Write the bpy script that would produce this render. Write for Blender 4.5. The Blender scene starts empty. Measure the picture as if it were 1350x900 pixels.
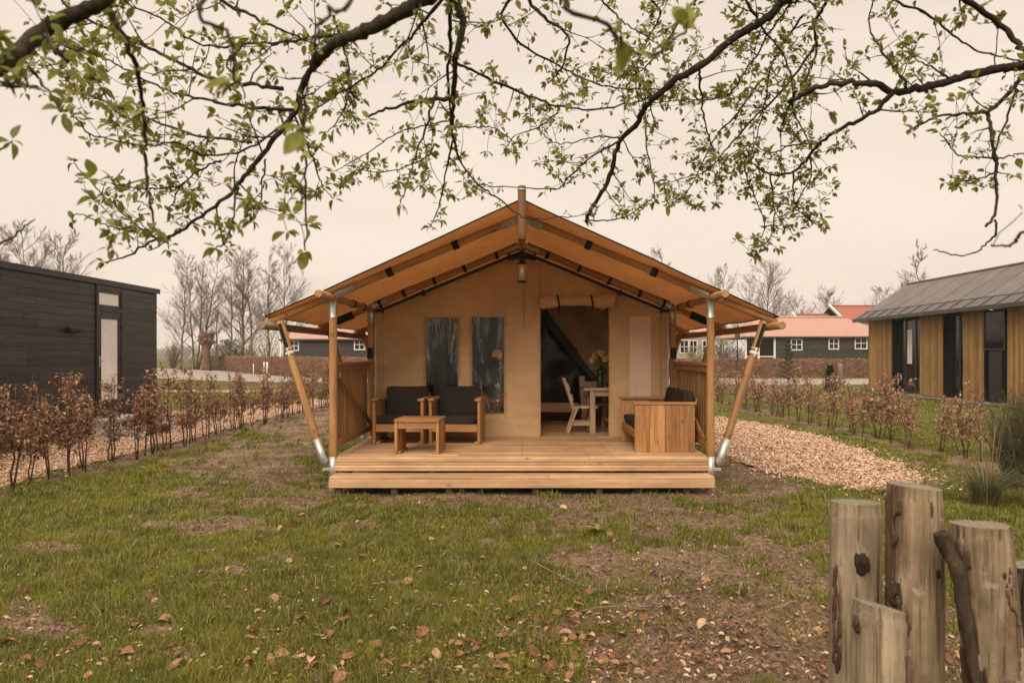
import bpy, math, random
import numpy as np
from mathutils import Vector, Matrix, noise as mnoise

R = random.Random(11)
RS = np.random.RandomState(5)
SC = bpy.context.scene
COL = SC.collection
F, CX, HY, EYE = 975.0, 688.0, 468.0, 1.78      # lens in photo pixels, vanishing point, horizon, eye height


def P(px, py, Y):
    """world point that lies at depth Y on the line of sight of a photo pixel"""
    return Vector(((px - CX) / F * Y, Y, EYE + (HY - py) / F * Y))


# ------------------------------------------------------------------ materials
class NT:
    def __init__(s, name):
        s.m = bpy.data.materials.new(name)
        s.m.use_nodes = True
        s.t = s.m.node_tree
        s.b = s.t.nodes['Principled BSDF']
        s.out = s.t.nodes['Material Output']

    def n(s, typ, **kw):
        nd = s.t.nodes.new(typ)
        for k, v in kw.items():
            setattr(nd, k, v)
        return nd

    def l(s, a, b):
        s.t.links.new(a, b)

    def coords(s, stretch=(1, 1, 1), rnd=True, island=False, kind='Object'):
        tc = s.n('ShaderNodeTexCoord')
        mp = s.n('ShaderNodeMapping')
        mp.inputs['Scale'].default_value = stretch
        src = tc.outputs[kind]
        if rnd or island:
            add = s.n('ShaderNodeVectorMath', operation='ADD')
            s.l(src, add.inputs[0])
            mul = s.n('ShaderNodeMath', operation='MULTIPLY')
            mul.inputs[1].default_value = 37.0
            if island:
                g = s.n('ShaderNodeNewGeometry')
                s.l(g.outputs['Random Per Island'], mul.inputs[0])
            else:
                oi = s.n('ShaderNodeObjectInfo')
                s.l(oi.outputs['Random'], mul.inputs[0])
            s.l(mul.outputs[0], add.inputs[1])
            src = add.outputs[0]
        s.l(src, mp.inputs['Vector'])
        return mp.outputs[0]

    def noise(s, vec, scale, detail=4, rough=.55, dist=0):
        n = s.n('ShaderNodeTexNoise')
        n.inputs['Scale'].default_value = scale
        n.inputs['Detail'].default_value = detail
        n.inputs['Roughness'].default_value = rough
        n.inputs['Distortion'].default_value = dist
        if vec is not None:
            s.l(vec, n.inputs['Vector'])
        return n.outputs[0]

    def ramp(s, fac, stops):
        r = s.n('ShaderNodeValToRGB')
        e = r.color_ramp.elements
        while len(e) < len(stops):
            e.new(.5)
        for i, (p, c) in enumerate(stops):
            e[i].position = p
            e[i].color = (c[0], c[1], c[2], 1) if not isinstance(c, (int, float)) else (c, c, c, 1)
        s.l(fac, r.inputs[0])
        return r.outputs[0]

    def mix(s, fac, a, b, mode='MIX'):
        m = s.n('ShaderNodeMix', data_type='RGBA', blend_type=mode)
        m.clamp_factor = True
        for k, v in ((0, fac), (6, a), (7, b)):
            if isinstance(v, (int, float)):
                m.inputs[k].default_value = v if k == 0 else (v, v, v, 1)
            elif isinstance(v, (tuple, list)):
                m.inputs[k].default_value = (v[0], v[1], v[2], 1)
            else:
                s.l(v, m.inputs[k])
        return m.outputs[2]

    def math(s, op, a, b=None):
        m = s.n('ShaderNodeMath', operation=op)
        for i, v in enumerate((a, b)):
            if v is None:
                continue
            if isinstance(v, (int, float)):
                m.inputs[i].default_value = v
            else:
                s.l(v, m.inputs[i])
        return m.outputs[0]

    def bump(s, h, strength, dist=.01, prev=None):
        b = s.n('ShaderNodeBump')
        b.inputs['Strength'].default_value = strength
        b.inputs['Distance'].default_value = dist
        s.l(h, b.inputs['Height'])
        if prev is not None:
            s.l(prev, b.inputs['Normal'])
        return b.outputs[0]


def surf(name, ca, cb, scale=6, stretch=(1, 1, 1), rough=.7, spec=.3, bump=.25, bscale=30, bdist=.006,
         island=0., objvar=0., big=.25, metal=0., transl=0., knots=False, lo=.32, hi=.68, fine=0., dirt=None):
    k = NT(name)
    v = k.coords(stretch, True, island > 0)
    plain = k.coords((1, 1, 1), True)
    c = k.ramp(k.noise(v, scale, 5), [(lo, ca), (hi, cb)])
    if big:
        c = k.mix(1., c, k.ramp(k.noise(plain, 1.3, 3), [(.3, 1 - big), (.7, 1 + big * .4)]), 'MULTIPLY')
    if fine:
        c = k.mix(1., c, k.ramp(k.noise(v, scale * 5, 4, .7), [(.3, 1 - fine), (.7, 1 + fine * .4)]), 'MULTIPLY')
    if island:
        g = k.n('ShaderNodeNewGeometry')
        c = k.mix(1., c, k.ramp(g.outputs['Random Per Island'], [(0, 1 - island), (1, 1 + island * .5)]), 'MULTIPLY')
    if objvar:
        o = k.n('ShaderNodeObjectInfo')
        c = k.mix(1., c, k.ramp(o.outputs['Random'], [(0, 1 - objvar), (1, 1 + objvar * .4)]), 'MULTIPLY')
    if knots:
        vo = k.n('ShaderNodeTexVoronoi')
        vo.inputs['Scale'].default_value = 5.5
        mp = k.coords(tuple(1 + (a - 1) * -.0 if a >= 1 else .55 for a in stretch), True, island > 0)
        k.l(mp, vo.inputs['Vector'])
        f = k.ramp(vo.outputs['Distance'], [(.05, 1), (.13, 0)])
        c = k.mix(k.math('MULTIPLY', f, .75), c, tuple(x * .33 for x in ca))
    if dirt:
        f = k.ramp(k.noise(plain, 2.3, 6, .65), [(.5, 0), (.68, 1)])
        c = k.mix(k.math('MULTIPLY', f, dirt[3]), c, dirt[:3])
    k.l(c, k.b.inputs['Base Color'])
    k.b.inputs['Roughness'].default_value = rough
    k.b.inputs['Specular IOR Level'].default_value = spec
    k.b.inputs['Metallic'].default_value = metal
    nb = None
    if bump:
        nb = k.bump(k.noise(v, bscale, 4, .6), bump, bdist)
        k.l(nb, k.b.inputs['Normal'])
    if transl:
        tr = k.n('ShaderNodeBsdfTranslucent')
        k.l(c, tr.inputs[0])
        mx = k.n('ShaderNodeMixShader')
        mx.inputs[0].default_value = transl
        k.l(k.b.outputs[0], mx.inputs[1])
        k.l(tr.outputs[0], mx.inputs[2])
        k.l(mx.outputs[0], k.out.inputs[0])
    return k.m


M = {}


def wood(nm, ca, cb, axis, **kw):
    st = [9., 9., 9.]
    st['xyz'.index(axis)] = .55
    a = dict(scale=2.2, stretch=tuple(st), rough=.62, spec=.3, bump=.25, bscale=7, bdist=.004, island=.34, knots=True, fine=.22)
    a.update(kw)
    M[nm] = surf(nm, ca, cb, **a)


for ax in 'xyz':
    wood('deck_' + ax, (.55, .325, .165), (.74, .485, .27), ax, big=.25, dirt=(.33, .22, .135, .4))
    wood('pine_' + ax, (.36, .155, .048), (.62, .335, .135), ax, big=.2, fine=.34, scale=1.7)
    wood('bench_' + ax, (.58, .40, .25), (.74, .55, .36), ax, big=.15)
wood('pole', (.36, .175, .065), (.52, .29, .12), 'z', island=0, big=.25, objvar=.2, rough=.5)
wood('dark_pole', (.15, .075, .03), (.26, .14, .06), 'z', island=0)
wood('rail', (.33, .165, .06), (.47, .26, .105), 'z', big=.2)
wood('greypole', (.20, .15, .10), (.34, .25, .16), 'z', island=0)
wood('old_grey', (.12, .10, .085), (.22, .19, .16), 'y', island=.25, knots=False)
M['canvas'] = surf('canvas', (.59, .395, .215), (.65, .44, .245), 3, (1, 1, 1), .85, .15, .7, 4, .05, big=.14, fine=.07, transl=.15, dirt=(.46, .30, .16, .1))
M['canvas_seam'] = surf('canvas_seam', (.46, .30, .16), (.52, .345, .185), 3, rough=.85, spec=.15, bump=.4, bscale=60, transl=.1)
M['roof_canvas'] = surf('roof_canvas', (.64, .405, .215), (.70, .455, .25), 3, (1, 1, 1), .8, .15, .2, 4, .03, big=.1, transl=.42)
M['flap_pink'] = surf('flap_pink', (.74, .53, .41), (.78, .57, .45), 3, (1, 1, 1), .85, .1, .2, 6, .02, big=.08, transl=.1)
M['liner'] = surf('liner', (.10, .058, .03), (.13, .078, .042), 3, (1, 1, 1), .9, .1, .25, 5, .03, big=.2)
M['curtain'] = surf('curtain', (.46, .29, .16), (.54, .35, .20), 3, (1, 1, 1), .9, .1, .25, 5, .03, big=.2, transl=.25)
M['black'] = surf('black', (.012, .011, .010), (.02, .018, .017), 8, rough=.55, spec=.3, bump=.1)
M['webbing'] = surf('webbing', (.012, .011, .010), (.025, .022, .02), 60, rough=.8, spec=.2, bump=.3, bscale=200)
M['cushion'] = surf('cushion', (.024, .0190, .015), (.037, .029, .023), 40, rough=.9, spec=.15, bump=.25, bscale=160, bdist=.003, big=.2)
M['steel'] = surf('steel', (.42, .41, .39), (.60, .58, .55), 9, rough=.42, spec=.5, bump=.08, metal=.75, big=.2)
M['brushed'] = surf('brushed', (.5, .46, .40), (.66, .6, .52), 7, (1, 1, 12), .33, .5, .05, metal=.9, big=.1)
M['strap'] = surf('strap', (.62, .57, .48), (.75, .70, .6), 30, rough=.8, bump=.2)
M['white'] = surf('white', (.66, .61, .55), (.74, .69, .63), 5, rough=.5, bump=.05, big=.1)
M['char_wood'] = surf('char_wood', (.007, .0056, .0045), (.062, .049, .039), 2.5, (11, .35, 11), .45, .4, .3, 6, .004, island=.45, fine=.5, big=.25)
M['dark_frame'] = surf('dark_frame', (.013, .011, .009), (.020, .0165, .014), 6, rough=.4, spec=.4, bump=.05)
M['ochre'] = surf('ochre', (.32, .175, .062), (.46, .275, .11), 2.2, (9, 9, .45), .7, .2, .3, 7, .005, island=.35, fine=.25, big=.2)
M['barn'] = surf('barn', (.040, .033, .027), (.060, .050, .042), 2, (.5, .5, 9), .6, .3, .2, island=.3)
M['roof_metal'] = surf('roof_metal', (.085, .068, .057), (.13, .105, .089), 1.5, (1, 1, 1), .5, .5, .05, island=.12, big=.12)
M['eave_metal'] = surf('eave_metal', (.038, .031, .026), (.06, .05, .043), 2, rough=.4, spec=.5, bump=.05)
M['pale_wall'] = surf('pale_wall', (.36, .29, .245), (.45, .37, .31), 10, rough=.9, bump=.15)
M['soil_dark'] = surf('soil_dark', (.05, .035, .022), (.09, .065, .04), 8, rough=.95, bump=.5)
M['bark'] = surf('bark', (.028, .022, .016), (.11, .082, .055), 26, (1, 1, .6), .9, .2, .8, 60, .006, big=.35)
M['twig_far'] = surf('twig_far', (.11, .072, .048), (.21, .145, .10), 2, rough=.9, bump=0, objvar=.2)
M['twig_near'] = surf('twig_near', (.07, .042, .028), (.16, .10, .065), 18, rough=.85, bump=.3)
M['apple_bark'] = surf('apple_bark', (.016, .011, .008), (.062, .044, .028), 45, rough=.9, spec=.2, bump=.9, bscale=90, bdist=.004, big=.3, dirt=(.075, .075, .035, .45))
M['stone'] = surf('stone', (.25, .22, .19), (.40, .36, .31), 9, rough=.9, bump=.4)


def leafmat(nm, stops, transl=.35, rough=.5, objvar=0., spec=.35, patch=0.):
    k = NT(nm)
    g = k.n('ShaderNodeNewGeometry')
    c = k.ramp(g.outputs['Random Per Island'], stops)
    if objvar:
        o = k.n('ShaderNodeObjectInfo')
        c = k.mix(1., c, k.ramp(o.outputs['Random'], [(0, 1 - objvar), (1, 1 + objvar * .5)]), 'MULTIPLY')
    v = k.coords((1, 1, 1))
    c = k.mix(1., c, k.ramp(k.noise(v, 60, 2), [(.3, .8), (.7, 1.1)]), 'MULTIPLY')
    if patch:                                      # mossy yellow and darker green patches over the ground
        pv = k.coords((1, 1, 1), False)
        c = k.mix(k.math('MULTIPLY', k.ramp(k.noise(pv, .9, 5, .6), [(.42, 0), (.62, 1)]), patch), c, (.26, .25, .022))
        c = k.mix(k.math('MULTIPLY', k.ramp(k.noise(pv, 2.1, 5, .6), [(.50, 0), (.66, 1)]), patch), c, (.075, .10, .022))
        c = k.mix(k.math('MULTIPLY', k.ramp(k.noise(pv, 3.3, 5, .6), [(.56, 0), (.70, 1)]), patch * 1.2), c, (.27, .20, .11))
    k.l(c, k.b.inputs['Base Color'])
    k.b.inputs['Roughness'].default_value = rough
    k.b.inputs['Specular IOR Level'].default_value = spec
    tr = k.n('ShaderNodeBsdfTranslucent')
    k.l(c, tr.inputs[0])
    mx = k.n('ShaderNodeMixShader')
    mx.inputs[0].default_value = transl
    k.l(k.b.outputs[0], mx.inputs[1])
    k.l(tr.outputs[0], mx.inputs[2])
    k.l(mx.outputs[0], k.out.inputs[0])
    M[nm] = k.m


leafmat('apple_leaf', [(0, (.15, .165, .022)), (.5, (.245, .255, .045)), (.85, (.34, .335, .08)), (1, (.44, .37, .12))], .5)
leafmat('beech_leaf', [(0, (.17, .075, .038)), (.45, (.33, .165, .088)), (.8, (.47, .27, .155)), (1, (.60, .40, .26))], .35, .6)
leafmat('beech_pale', [(0, (.24, .11, .06)), (.45, (.42, .225, .135)), (.8, (.56, .35, .23)), (1, (.66, .47, .34))], .35, .6)
leafmat('beech_far', [(0, (.20, .105, .062)), (.5, (.34, .195, .12)), (1, (.48, .31, .205))], .25, .8)
leafmat('grass', [(0, (.055, .064, .009)), (.35, (.14, .16, .015)), (.72, (.225, .23, .026)), (.90, (.28, .245, .06)), (1, (.46, .36, .19))], .35, .6, patch=.6)
leafmat('straw', [(0, (.16, .105, .058)), (.5, (.29, .20, .12)), (1, (.46, .34, .215))], .2, .8)
leafmat('chips', [(0, (.30, .165, .095)), (.3, (.50, .32, .20)), (.75, (.63, .44, .29)), (1, (.76, .58, .43))], 0, .8)
k = NT('dry_leaf')
o_i = k.n('ShaderNodeObjectInfo')
c = k.ramp(o_i.outputs['Random'], [(0, (.13, .055, .03)), (.3, (.30, .125, .055)), (.65, (.46, .235, .115)), (.85, (.58, .36, .20)), (1, (.66, .46, .29))])
v = k.coords((1, 1, 1))
c = k.mix(1., c, k.ramp(k.noise(v, 3.5, 5, .65), [(.3, .55), (.65, 1.1)]), 'MULTIPLY')
k.l(c, k.b.inputs['Base Color'])
k.b.inputs['Roughness'].default_value = .75
k.l(k.bump(k.noise(v, 9, 4), .5, .1), k.b.inputs['Normal'])
M['dry_leaf'] = k.m
leafmat('litter', [(0, (.06, .03, .017)), (.45, (.26, .12, .06)), (.8, (.45, .27, .15)), (1, (.70, .53, .38))], .15, .8)
leafmat('bush_green', [(0, (.07, .075, .028)), (.5, (.13, .125, .05)), (1, (.21, .19, .09))], .3, .7)
leafmat('pine_needle', [(0, (.035, .045, .022)), (.6, (.07, .078, .036)), (1, (.11, .115, .055))], .1, .6)
leafmat('broom', [(0, (.045, .046, .020)), (.6, (.11, .095, .040)), (1, (.22, .165, .085))], .15, .7)
leafmat('petal', [(0, (.80, .52, .12)), (.6, (.92, .68, .22)), (1, (.94, .80, .42))], .25, .7)


def glassmat(nm, tint, rough=.05, wave=0., wscale=8, wdist=.02, trans=.6, spec=.5, fk=1.):
    """a pane one looks through: tinted transparency under a clear reflecting skin"""
    k = NT(nm)
    tr = k.n('ShaderNodeBsdfTransparent')
    tr.inputs[0].default_value = (*tint, 1)
    gl = k.n('ShaderNodeBsdfGlossy')
    gl.inputs['Roughness'].default_value = rough
    gl.inputs['Color'].default_value = (1, 1, 1, 1)
    fr = k.n('ShaderNodeFresnel')
    fr.inputs[0].default_value = 1.5
    if wave:
        v = k.coords((1, 1, .6), False)
        nb = k.bump(k.noise(v, wscale, 3, .5, .6), wave, wdist)
        k.l(nb, gl.inputs['Normal'])
    mx = k.n('ShaderNodeMixShader')
    k.l(k.math('ADD', k.math('MULTIPLY', fr.outputs[0], fk), spec * .1), mx.inputs[0])
    k.l(tr.outputs[0], mx.inputs[1])
    k.l(gl.outputs[0], mx.inputs[2])
    k.l(mx.outputs[0], k.out.inputs[0])
    M[nm] = k.m


glassmat('glass', (.45, .43, .40), .02, .06, 2, .02, spec=.6)
glassmat('dim_glass', (.30, .28, .25), .08, .10, 3, .02, spec=.0, fk=.35)
# clear vinyl, flat in the middle and creased towards its hems
k = NT('pvc')
tr = k.n('ShaderNodeBsdfTransparent')
tr.inputs[0].default_value = (.24, .205, .17, 1)
gl = k.n('ShaderNodeBsdfGlossy')
gl.inputs['Roughness'].default_value = .16
v0 = k.n('ShaderNodeTexCoord')
mp_ = k.n('ShaderNodeMapping')
mp_.inputs['Rotation'].default_value = (0, math.radians(38), 0)
mp_.inputs['Scale'].default_value = (3.2, 1, .62)
k.l(v0.outputs['Object'], mp_.inputs[0])
v = mp_.outputs[0]
a = k.noise(v, 3.4, 5, .62, .5)
ridge = k.math('ABSOLUTE', k.math('SUBTRACT', a, .5))
line = k.ramp(ridge, [(0, .8), (.05, .3), (.13, 0)])
mask = k.ramp(k.noise(v, 1.3, 3), [(.45, 0), (.66, 1)])
h = k.math('ADD', k.math('MULTIPLY', line, mask), k.math('MULTIPLY', k.noise(v, 2., 1), .5))
nb = k.bump(h, .4, .05)
k.l(nb, gl.inputs['Normal'])
fr = k.n('ShaderNodeFresnel')
fr.inputs[0].default_value = 1.45
mx = k.n('ShaderNodeMixShader')
k.l(k.math('ADD', k.math('MULTIPLY', fr.outputs[0], .9), k.math('ADD', k.math('MULTIPLY', k.math('MULTIPLY', line, mask), .5), .015)), mx.inputs[0])
k.l(tr.outputs[0], mx.inputs[1])
k.l(gl.outputs[0], mx.inputs[2])
k.l(mx.outputs[0], k.out.inputs[0])
M['pvc'] = k.m
M['frosted'] = surf('frosted', (.70, .68, .63), (.78, .76, .71), 2, rough=.25, spec=.6, bump=.02, big=.15)


def tilemat(nm, ca, cb, sx, sz):
    k = NT(nm)
    v = k.coords((1, 1, 1), False, False)
    br = k.n('ShaderNodeTexBrick')
    mp = k.n('ShaderNodeMapping')
    k.l(v, mp.inputs[0])
    w1 = k.n('ShaderNodeTexWave', wave_type='BANDS', bands_direction='X')
    w1.inputs['Scale'].default_value = sx
    k.l(v, w1.inputs[0])
    w2 = k.n('ShaderNodeTexWave', wave_type='BANDS', bands_direction='Z', wave_profile='SAW')
    w2.inputs['Scale'].default_value = sz
    k.l(v, w2.inputs[0])
    c = k.ramp(k.noise(v, 6, 4, .7), [(.3, ca), (.7, cb)])
    c = k.mix(1., c, k.ramp(w2.outputs[1], [(0, .72), (.25, 1)]), 'MULTIPLY')
    k.l(c, k.b.inputs['Base Color'])
    k.b.inputs['Roughness'].default_value = .65
    h = k.math('ADD', w1.outputs[1], k.math('MULTIPLY', w2.outputs[1], -1.))
    k.l(k.bump(h, .6, .04), k.b.inputs['Normal'])
    M[nm] = k.m


tilemat('tile_pink', (.34, .185, .135), (.44, .26, .20), 1.2, 1.6)
tilemat('tile_red', (.24, .060, .038), (.32, .09, .058), 1.2, 1.6)


# ------------------------------------------------------------------ mesh building
class MB:
    def __init__(s):
        s.v, s.f, s.sm = [], [], []

    def add(s, vs, fs, smooth=False):
        b = len(s.v)
        s.v.extend([tuple(x) for x in vs])
        for f in fs:
            s.f.append(tuple(i + b for i in f))
            s.sm.append(smooth)

    def box(s, x0, x1, y0, y1, z0, z1, b=.004, T=None):
        """box with chamfered edges"""
        lo, hi = (min(x0, x1), min(y0, y1), min(z0, z1)), (max(x0, x1), max(y0, y1), max(z0, z1))
        b = min(b, *[(hi[i] - lo[i]) * .3 for i in range(3)])
        vs, idx = [], {}
        for sx in (0, 1):
            for sy in (0, 1):
                for sz in (0, 1):
                    sg = (sx, sy, sz)
                    for ax in range(3):
                        p = []
                        for i in range(3):
                            e = hi[i] if sg[i] else lo[i]
                            if i != ax:
                                e += -b if sg[i] else b
                            p.append(e)
                        idx[(sg, ax)] = len(vs)
                        vs.append(Vector(p))
        fs = []

        def quad(keys, out):
            pts = [vs[idx[q]] for q in keys]
            nrm = (pts[1] - pts[0]).cross(pts[2] - pts[0])
            q = [idx[a] for a in keys]
            fs.append(q if nrm.dot(Vector(out)) > 0 else q[::-1])
        for ax in range(3):
            o1, o2 = [i for i in range(3) if i != ax]
            for sd in (0, 1):
                ks = []
                for a, c in ((0, 0), (1, 0), (1, 1), (0, 1)):
                    g = [0, 0, 0]
                    g[ax], g[o1], g[o2] = sd, a, c
                    ks.append((tuple(g), ax))
                out = [0, 0, 0]
                out[ax] = 1 if sd else -1
                quad(ks, out)
            for a in (0, 1):                       # edges along ax
                for c in (0, 1):
                    g0, g1 = [0, 0, 0], [0, 0, 0]
                    g0[o1], g0[o2] = a, c
                    g1[o1], g1[o2] = a, c
                    g1[ax] = 1
                    out = [0, 0, 0]
                    out[o1], out[o2] = (1 if a else -1), (1 if c else -1)
                    quad([(tuple(g0), o1), (tuple(g1), o1), (tuple(g1), o2), (tuple(g0), o2)], out)
        for sx in (0, 1):
            for sy in (0, 1):
                for sz in (0, 1):
                    g = (sx, sy, sz)
                    quad([(g, 0), (g, 1), (g, 2)], [2 * q - 1 for q in g])
        if T is not None:
            vs = [T @ q for q in vs]
        s.add(vs, fs)
        return s

    def obox(s, O, U, V, N, u0, u1, v0, v1, n0, n1, b=.003):
        T = Matrix(((U[0], V[0], N[0], O[0]), (U[1], V[1], N[1], O[1]), (U[2], V[2], N[2], O[2]), (0, 0, 0, 1)))
        return s.box(u0, u1, v0, v1, n0, n1, b, T)

    def bar(s, a, b, w, t, up=(0, 0, 1), bev=.004):
        """rectangular bar from a to b, w across, t thick"""
        a, b = Vector(a), Vector(b)
        d = (b - a)
        L = d.length
        d.normalize()
        u = Vector(up)
        x = d.cross(u)
        if x.length < 1e-4:
            x = Vector((1, 0, 0))
        x.normalize()
        y = x.cross(d)
        return s.obox(a, x, y, d, -w / 2, w / 2, -t / 2, t / 2, 0, L, bev)

    def tube(s, pts, rad, n=8, cap=True, smooth=True, rough=0.):
        pts = [Vector(p) for p in pts]
        if not hasattr(rad, '__len__'):
            rad = [rad] * len(pts)
        rings = []
        prev = None
        N = len(pts)
        for i, p in enumerate(pts):
            t = pts[min(i + 1, N - 1)] - pts[max(i - 1, 0)]
            if t.length < 1e-9:
                t = Vector((0, 0, 1))
            t.normalize()
            if prev is None:
                a = Vector((1, 0, 0)) if abs(t.x) < .8 else Vector((0, 1, 0))
                x = (a - t * a.dot(t)).normalized()
            else:
                x = prev - t * prev.dot(t)
                if x.length < 1e-6:
                    x = Vector((0, 1, 0)) if abs(t.y) < .8 else Vector((1, 0, 0))
                    x = x - t * x.dot(t)
                x.normalize()
            prev = x
            y = t.cross(x)
            r = rad[i]
            ring = []
            for k in range(n):
                a = 2 * math.pi * k / n
                rr = r * (1 + (R.uniform(-rough, rough) if rough else 0))
                ring.append(p + x * (math.cos(a) * rr) + y * (math.sin(a) * rr))
            rings.append(ring)
        b = len(s.v)
        for rg in rings:
            s.v.extend([tuple(q) for q in rg])
        for i in range(N - 1):
            for k in range(n):
                k2 = (k + 1) % n
                s.f.append((b + i * n + k, b + i * n + k2, b + (i + 1) * n + k2, b + (i + 1) * n + k))
                s.sm.append(smooth)
        if cap:
            s.f.append(tuple(b + k for k in range(n))[::-1])
            s.sm.append(False)
            s.f.append(tuple(b + (N - 1) * n + k for k in range(n)))
            s.sm.append(False)
        return s

    def grid(s, fn, nu, nv, smooth=True):
        b = len(s.v)
        for j in range(nv + 1):
            for i in range(nu + 1):
                s.v.append(tuple(fn(i / nu, j / nv)))
        for j in range(nv):
            for i in range(nu):
                a = b + j * (nu + 1) + i
                s.f.append((a, a + 1, a + nu + 2, a + nu + 1))
                s.sm.append(smooth)
        return s

    def cushion(s, cx, cy, cz, sx, sy, sz, T=None, n=10, e=6.):
        """soft pillow-edged box"""
        vs, fs = [], []
        key = {}

        def pt(a, b, c):
            p = [a, b, c]
            ln = (abs(a) ** e + abs(b) ** e + abs(c) ** e) ** (1 / e)
            q = [w / ln for w in p]
            cr = 1 + .03 * math.sin(q[0] * 4 + 1) * math.sin(q[1] * 3 + q[2] * 2)
            return Vector((cx + q[0] * sx / 2 * cr, cy + q[1] * sy / 2 * cr, cz + q[2] * sz / 2 * cr))
        for ax in range(3):
            for sd in (-1, 1):
                o1, o2 = [i for i in range(3) if i != ax]
                base = len(vs)
                for j in range(n + 1):
                    for i in range(n + 1):
                        p = [0, 0, 0]
                        p[ax] = sd
                        p[o1] = -1 + 2 * i / n
                        p[o2] = -1 + 2 * j / n
                        kk = tuple(round(w, 5) for w in p)
                        if kk not in key:
                            key[kk] = len(key)
                        vs.append((key[kk], pt(*p)))
                for j in range(n):
                    for i in range(n):
                        a = base + j * (n + 1) + i
                        q = [vs[a][0], vs[a + 1][0], vs[a + n + 2][0], vs[a + n + 1][0]]
                        flip = (sd == 1) == (ax == 1)
                        fs.append(q[::-1] if flip else q)
        out = [None] * len(key)
        for i, p in vs:
            out[i] = T @ p if T is not None else p
        s.add(out, fs, True)
        return s

    def leaf(s, p, d, up, L, W, fold=.25, curl=.15):
        """one folded, curling leaf: 2x3 grid-like shape"""
        d = Vector(d).normalized()
        x = d.cross(Vector(up))
        if x.length < 1e-4:
            x = Vector((1, 0, 0))
        x.normalize()
        nrm = x.cross(d)
        p = Vector(p)
        m1 = p + d * L * .38 + nrm * (-curl * L * .1)
        m2 = p + d * L * .72 + nrm * (-curl * L * .35)
        tip = p + d * L + nrm * (-curl * L)
        h = nrm * fold * W
        vs = [p, m1, m2, tip, m1 + x * W * .5 + h, m2 + x * W * .36 + h, m1 - x * W * .5 + h, m2 - x * W * .36 + h]
        s.add(vs, [(0, 4, 1), (1, 4, 5, 2), (2, 5, 3), (0, 1, 6), (1, 2, 7, 6), (2, 3, 7)], True)

    def leaf_hi(s, p, d, up, L, W, fold=.25, curl=.15):
        """rounder oval leaf for the branches close to us"""
        d = Vector(d).normalized()
        x = d.cross(Vector(up))
        if x.length < 1e-4:
            x = Vector((1, 0, 0))
        x.normalize()
        nrm = x.cross(d)
        p = Vector(p)
        vs = [p]
        st = ((.16, .30), (.34, .50), (.58, .49), (.80, .31), (.93, .13))
        for t, w in st:
            c = p + d * (L * t) - nrm * (curl * L * t * t)
            h = nrm * fold * W * w * 2
            vs += [c + x * W * w + h, c, c - x * W * w + h]
        vs.append(p + d * L - nrm * (curl * L))
        fs = [(0, 1, 2), (0, 2, 3)]
        for i in range(4):
            a = 1 + 3 * i
            fs += [(a, a + 3, a + 4, a + 1), (a + 1, a + 4, a + 5, a + 2)]
        fs += [(13, 16, 14), (14, 16, 15)]
        s.add(vs, fs, True)

    def build(s, name, mat=None, parent=None, loc=None):
        me = bpy.data.meshes.new(name)
        me.from_pydata(s.v, [], s.f)
        me.polygons.foreach_set('use_smooth', s.sm)
        me.update()
        if mat is not None:
            me.materials.append(M[mat] if isinstance(mat, str) else mat)
        o = bpy.data.objects.new(name, me)
        COL.objects.link(o)
        if parent is not None:
            o.parent = parent
        if loc is not None:
            o.location = loc
        return o


def np_mesh(name, V, tris_quads, mat, smooth=True):
    """V (n,3); tris_quads = list of index arrays (m,3) / (m,4)"""
    me = bpy.data.meshes.new(name)
    me.vertices.add(len(V))
    me.vertices.foreach_set('co', np.ascontiguousarray(V, dtype=np.float32).ravel())
    loops = np.concatenate([a.ravel() for a in tris_quads]).astype(np.int32)
    tot = np.concatenate([np.full(len(a), a.shape[1], np.int32) for a in tris_quads])
    st = np.concatenate([[0], np.cumsum(tot)[:-1]]).astype(np.int32)
    me.loops.add(len(loops))
    me.loops.foreach_set('vertex_index', loops)
    me.polygons.add(len(tot))
    me.polygons.foreach_set('loop_start', st)
    me.polygons.foreach_set('loop_total', tot)
    me.polygons.foreach_set('use_smooth', np.full(len(tot), smooth))
    me.update(calc_edges=True)
    me.materials.append(M[mat] if isinstance(mat, str) else mat)
    o = bpy.data.objects.new(name, me)
    COL.objects.link(o)
    return o


def tag(o, label=None, cat=None, group=None, kind=None):
    if label:
        o['label'] = label
    if cat:
        o['category'] = cat
    if group:
        o['group'] = group
    if kind:
        o['kind'] = kind
    return o


def thing(name, label, cat, loc=(0, 0, 0), rz=0., group=None):
    o = bpy.data.objects.new(name, None)
    o.empty_display_size = .1
    COL.objects.link(o)
    o.location = loc
    o.rotation_euler = (0, 0, rz)
    return tag(o, label, cat, group)


def copy_tree(o, parent=None):
    c = o.copy()
    COL.objects.link(c)
    if parent is not None:
        c.parent = parent
    for ch in [k for k in bpy.data.objects if k.parent == o]:
        copy_tree(ch, c)
    return c


def pole(name, a, b, r, parent, mat='pole', n=14, taper=1.0, off=None):
    """round timber from a to b; its mesh runs along local z so the grain follows it"""
    a, b = Vector(a), Vector(b)
    if off is not None:
        a, b = a - Vector(off), b - Vector(off)
    d = b - a
    L = d.length
    m = MB()
    k = 7
    c = min(.008, r * .2)
    pts = [(0, 0, 0), (0, 0, c)]
    rad = [r - c, r]
    for i in range(1, k):
        pts.append((R.uniform(-1, 1) * r * .03, R.uniform(-1, 1) * r * .03, L * i / k))
        rad.append(r * (1 + (taper - 1) * i / k) * R.uniform(.985, 1.015))
    pts += [(0, 0, L - c), (0, 0, L)]
    rad += [r * taper, r * taper - c]
    m.tube(pts, rad, n)
    o = m.build(name, mat, parent)
    o.rotation_mode = 'QUATERNION'
    o.rotation_quaternion = d.to_track_quat('Z', 'Y')
    o.location = a
    return o


_TAB = {}


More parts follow.
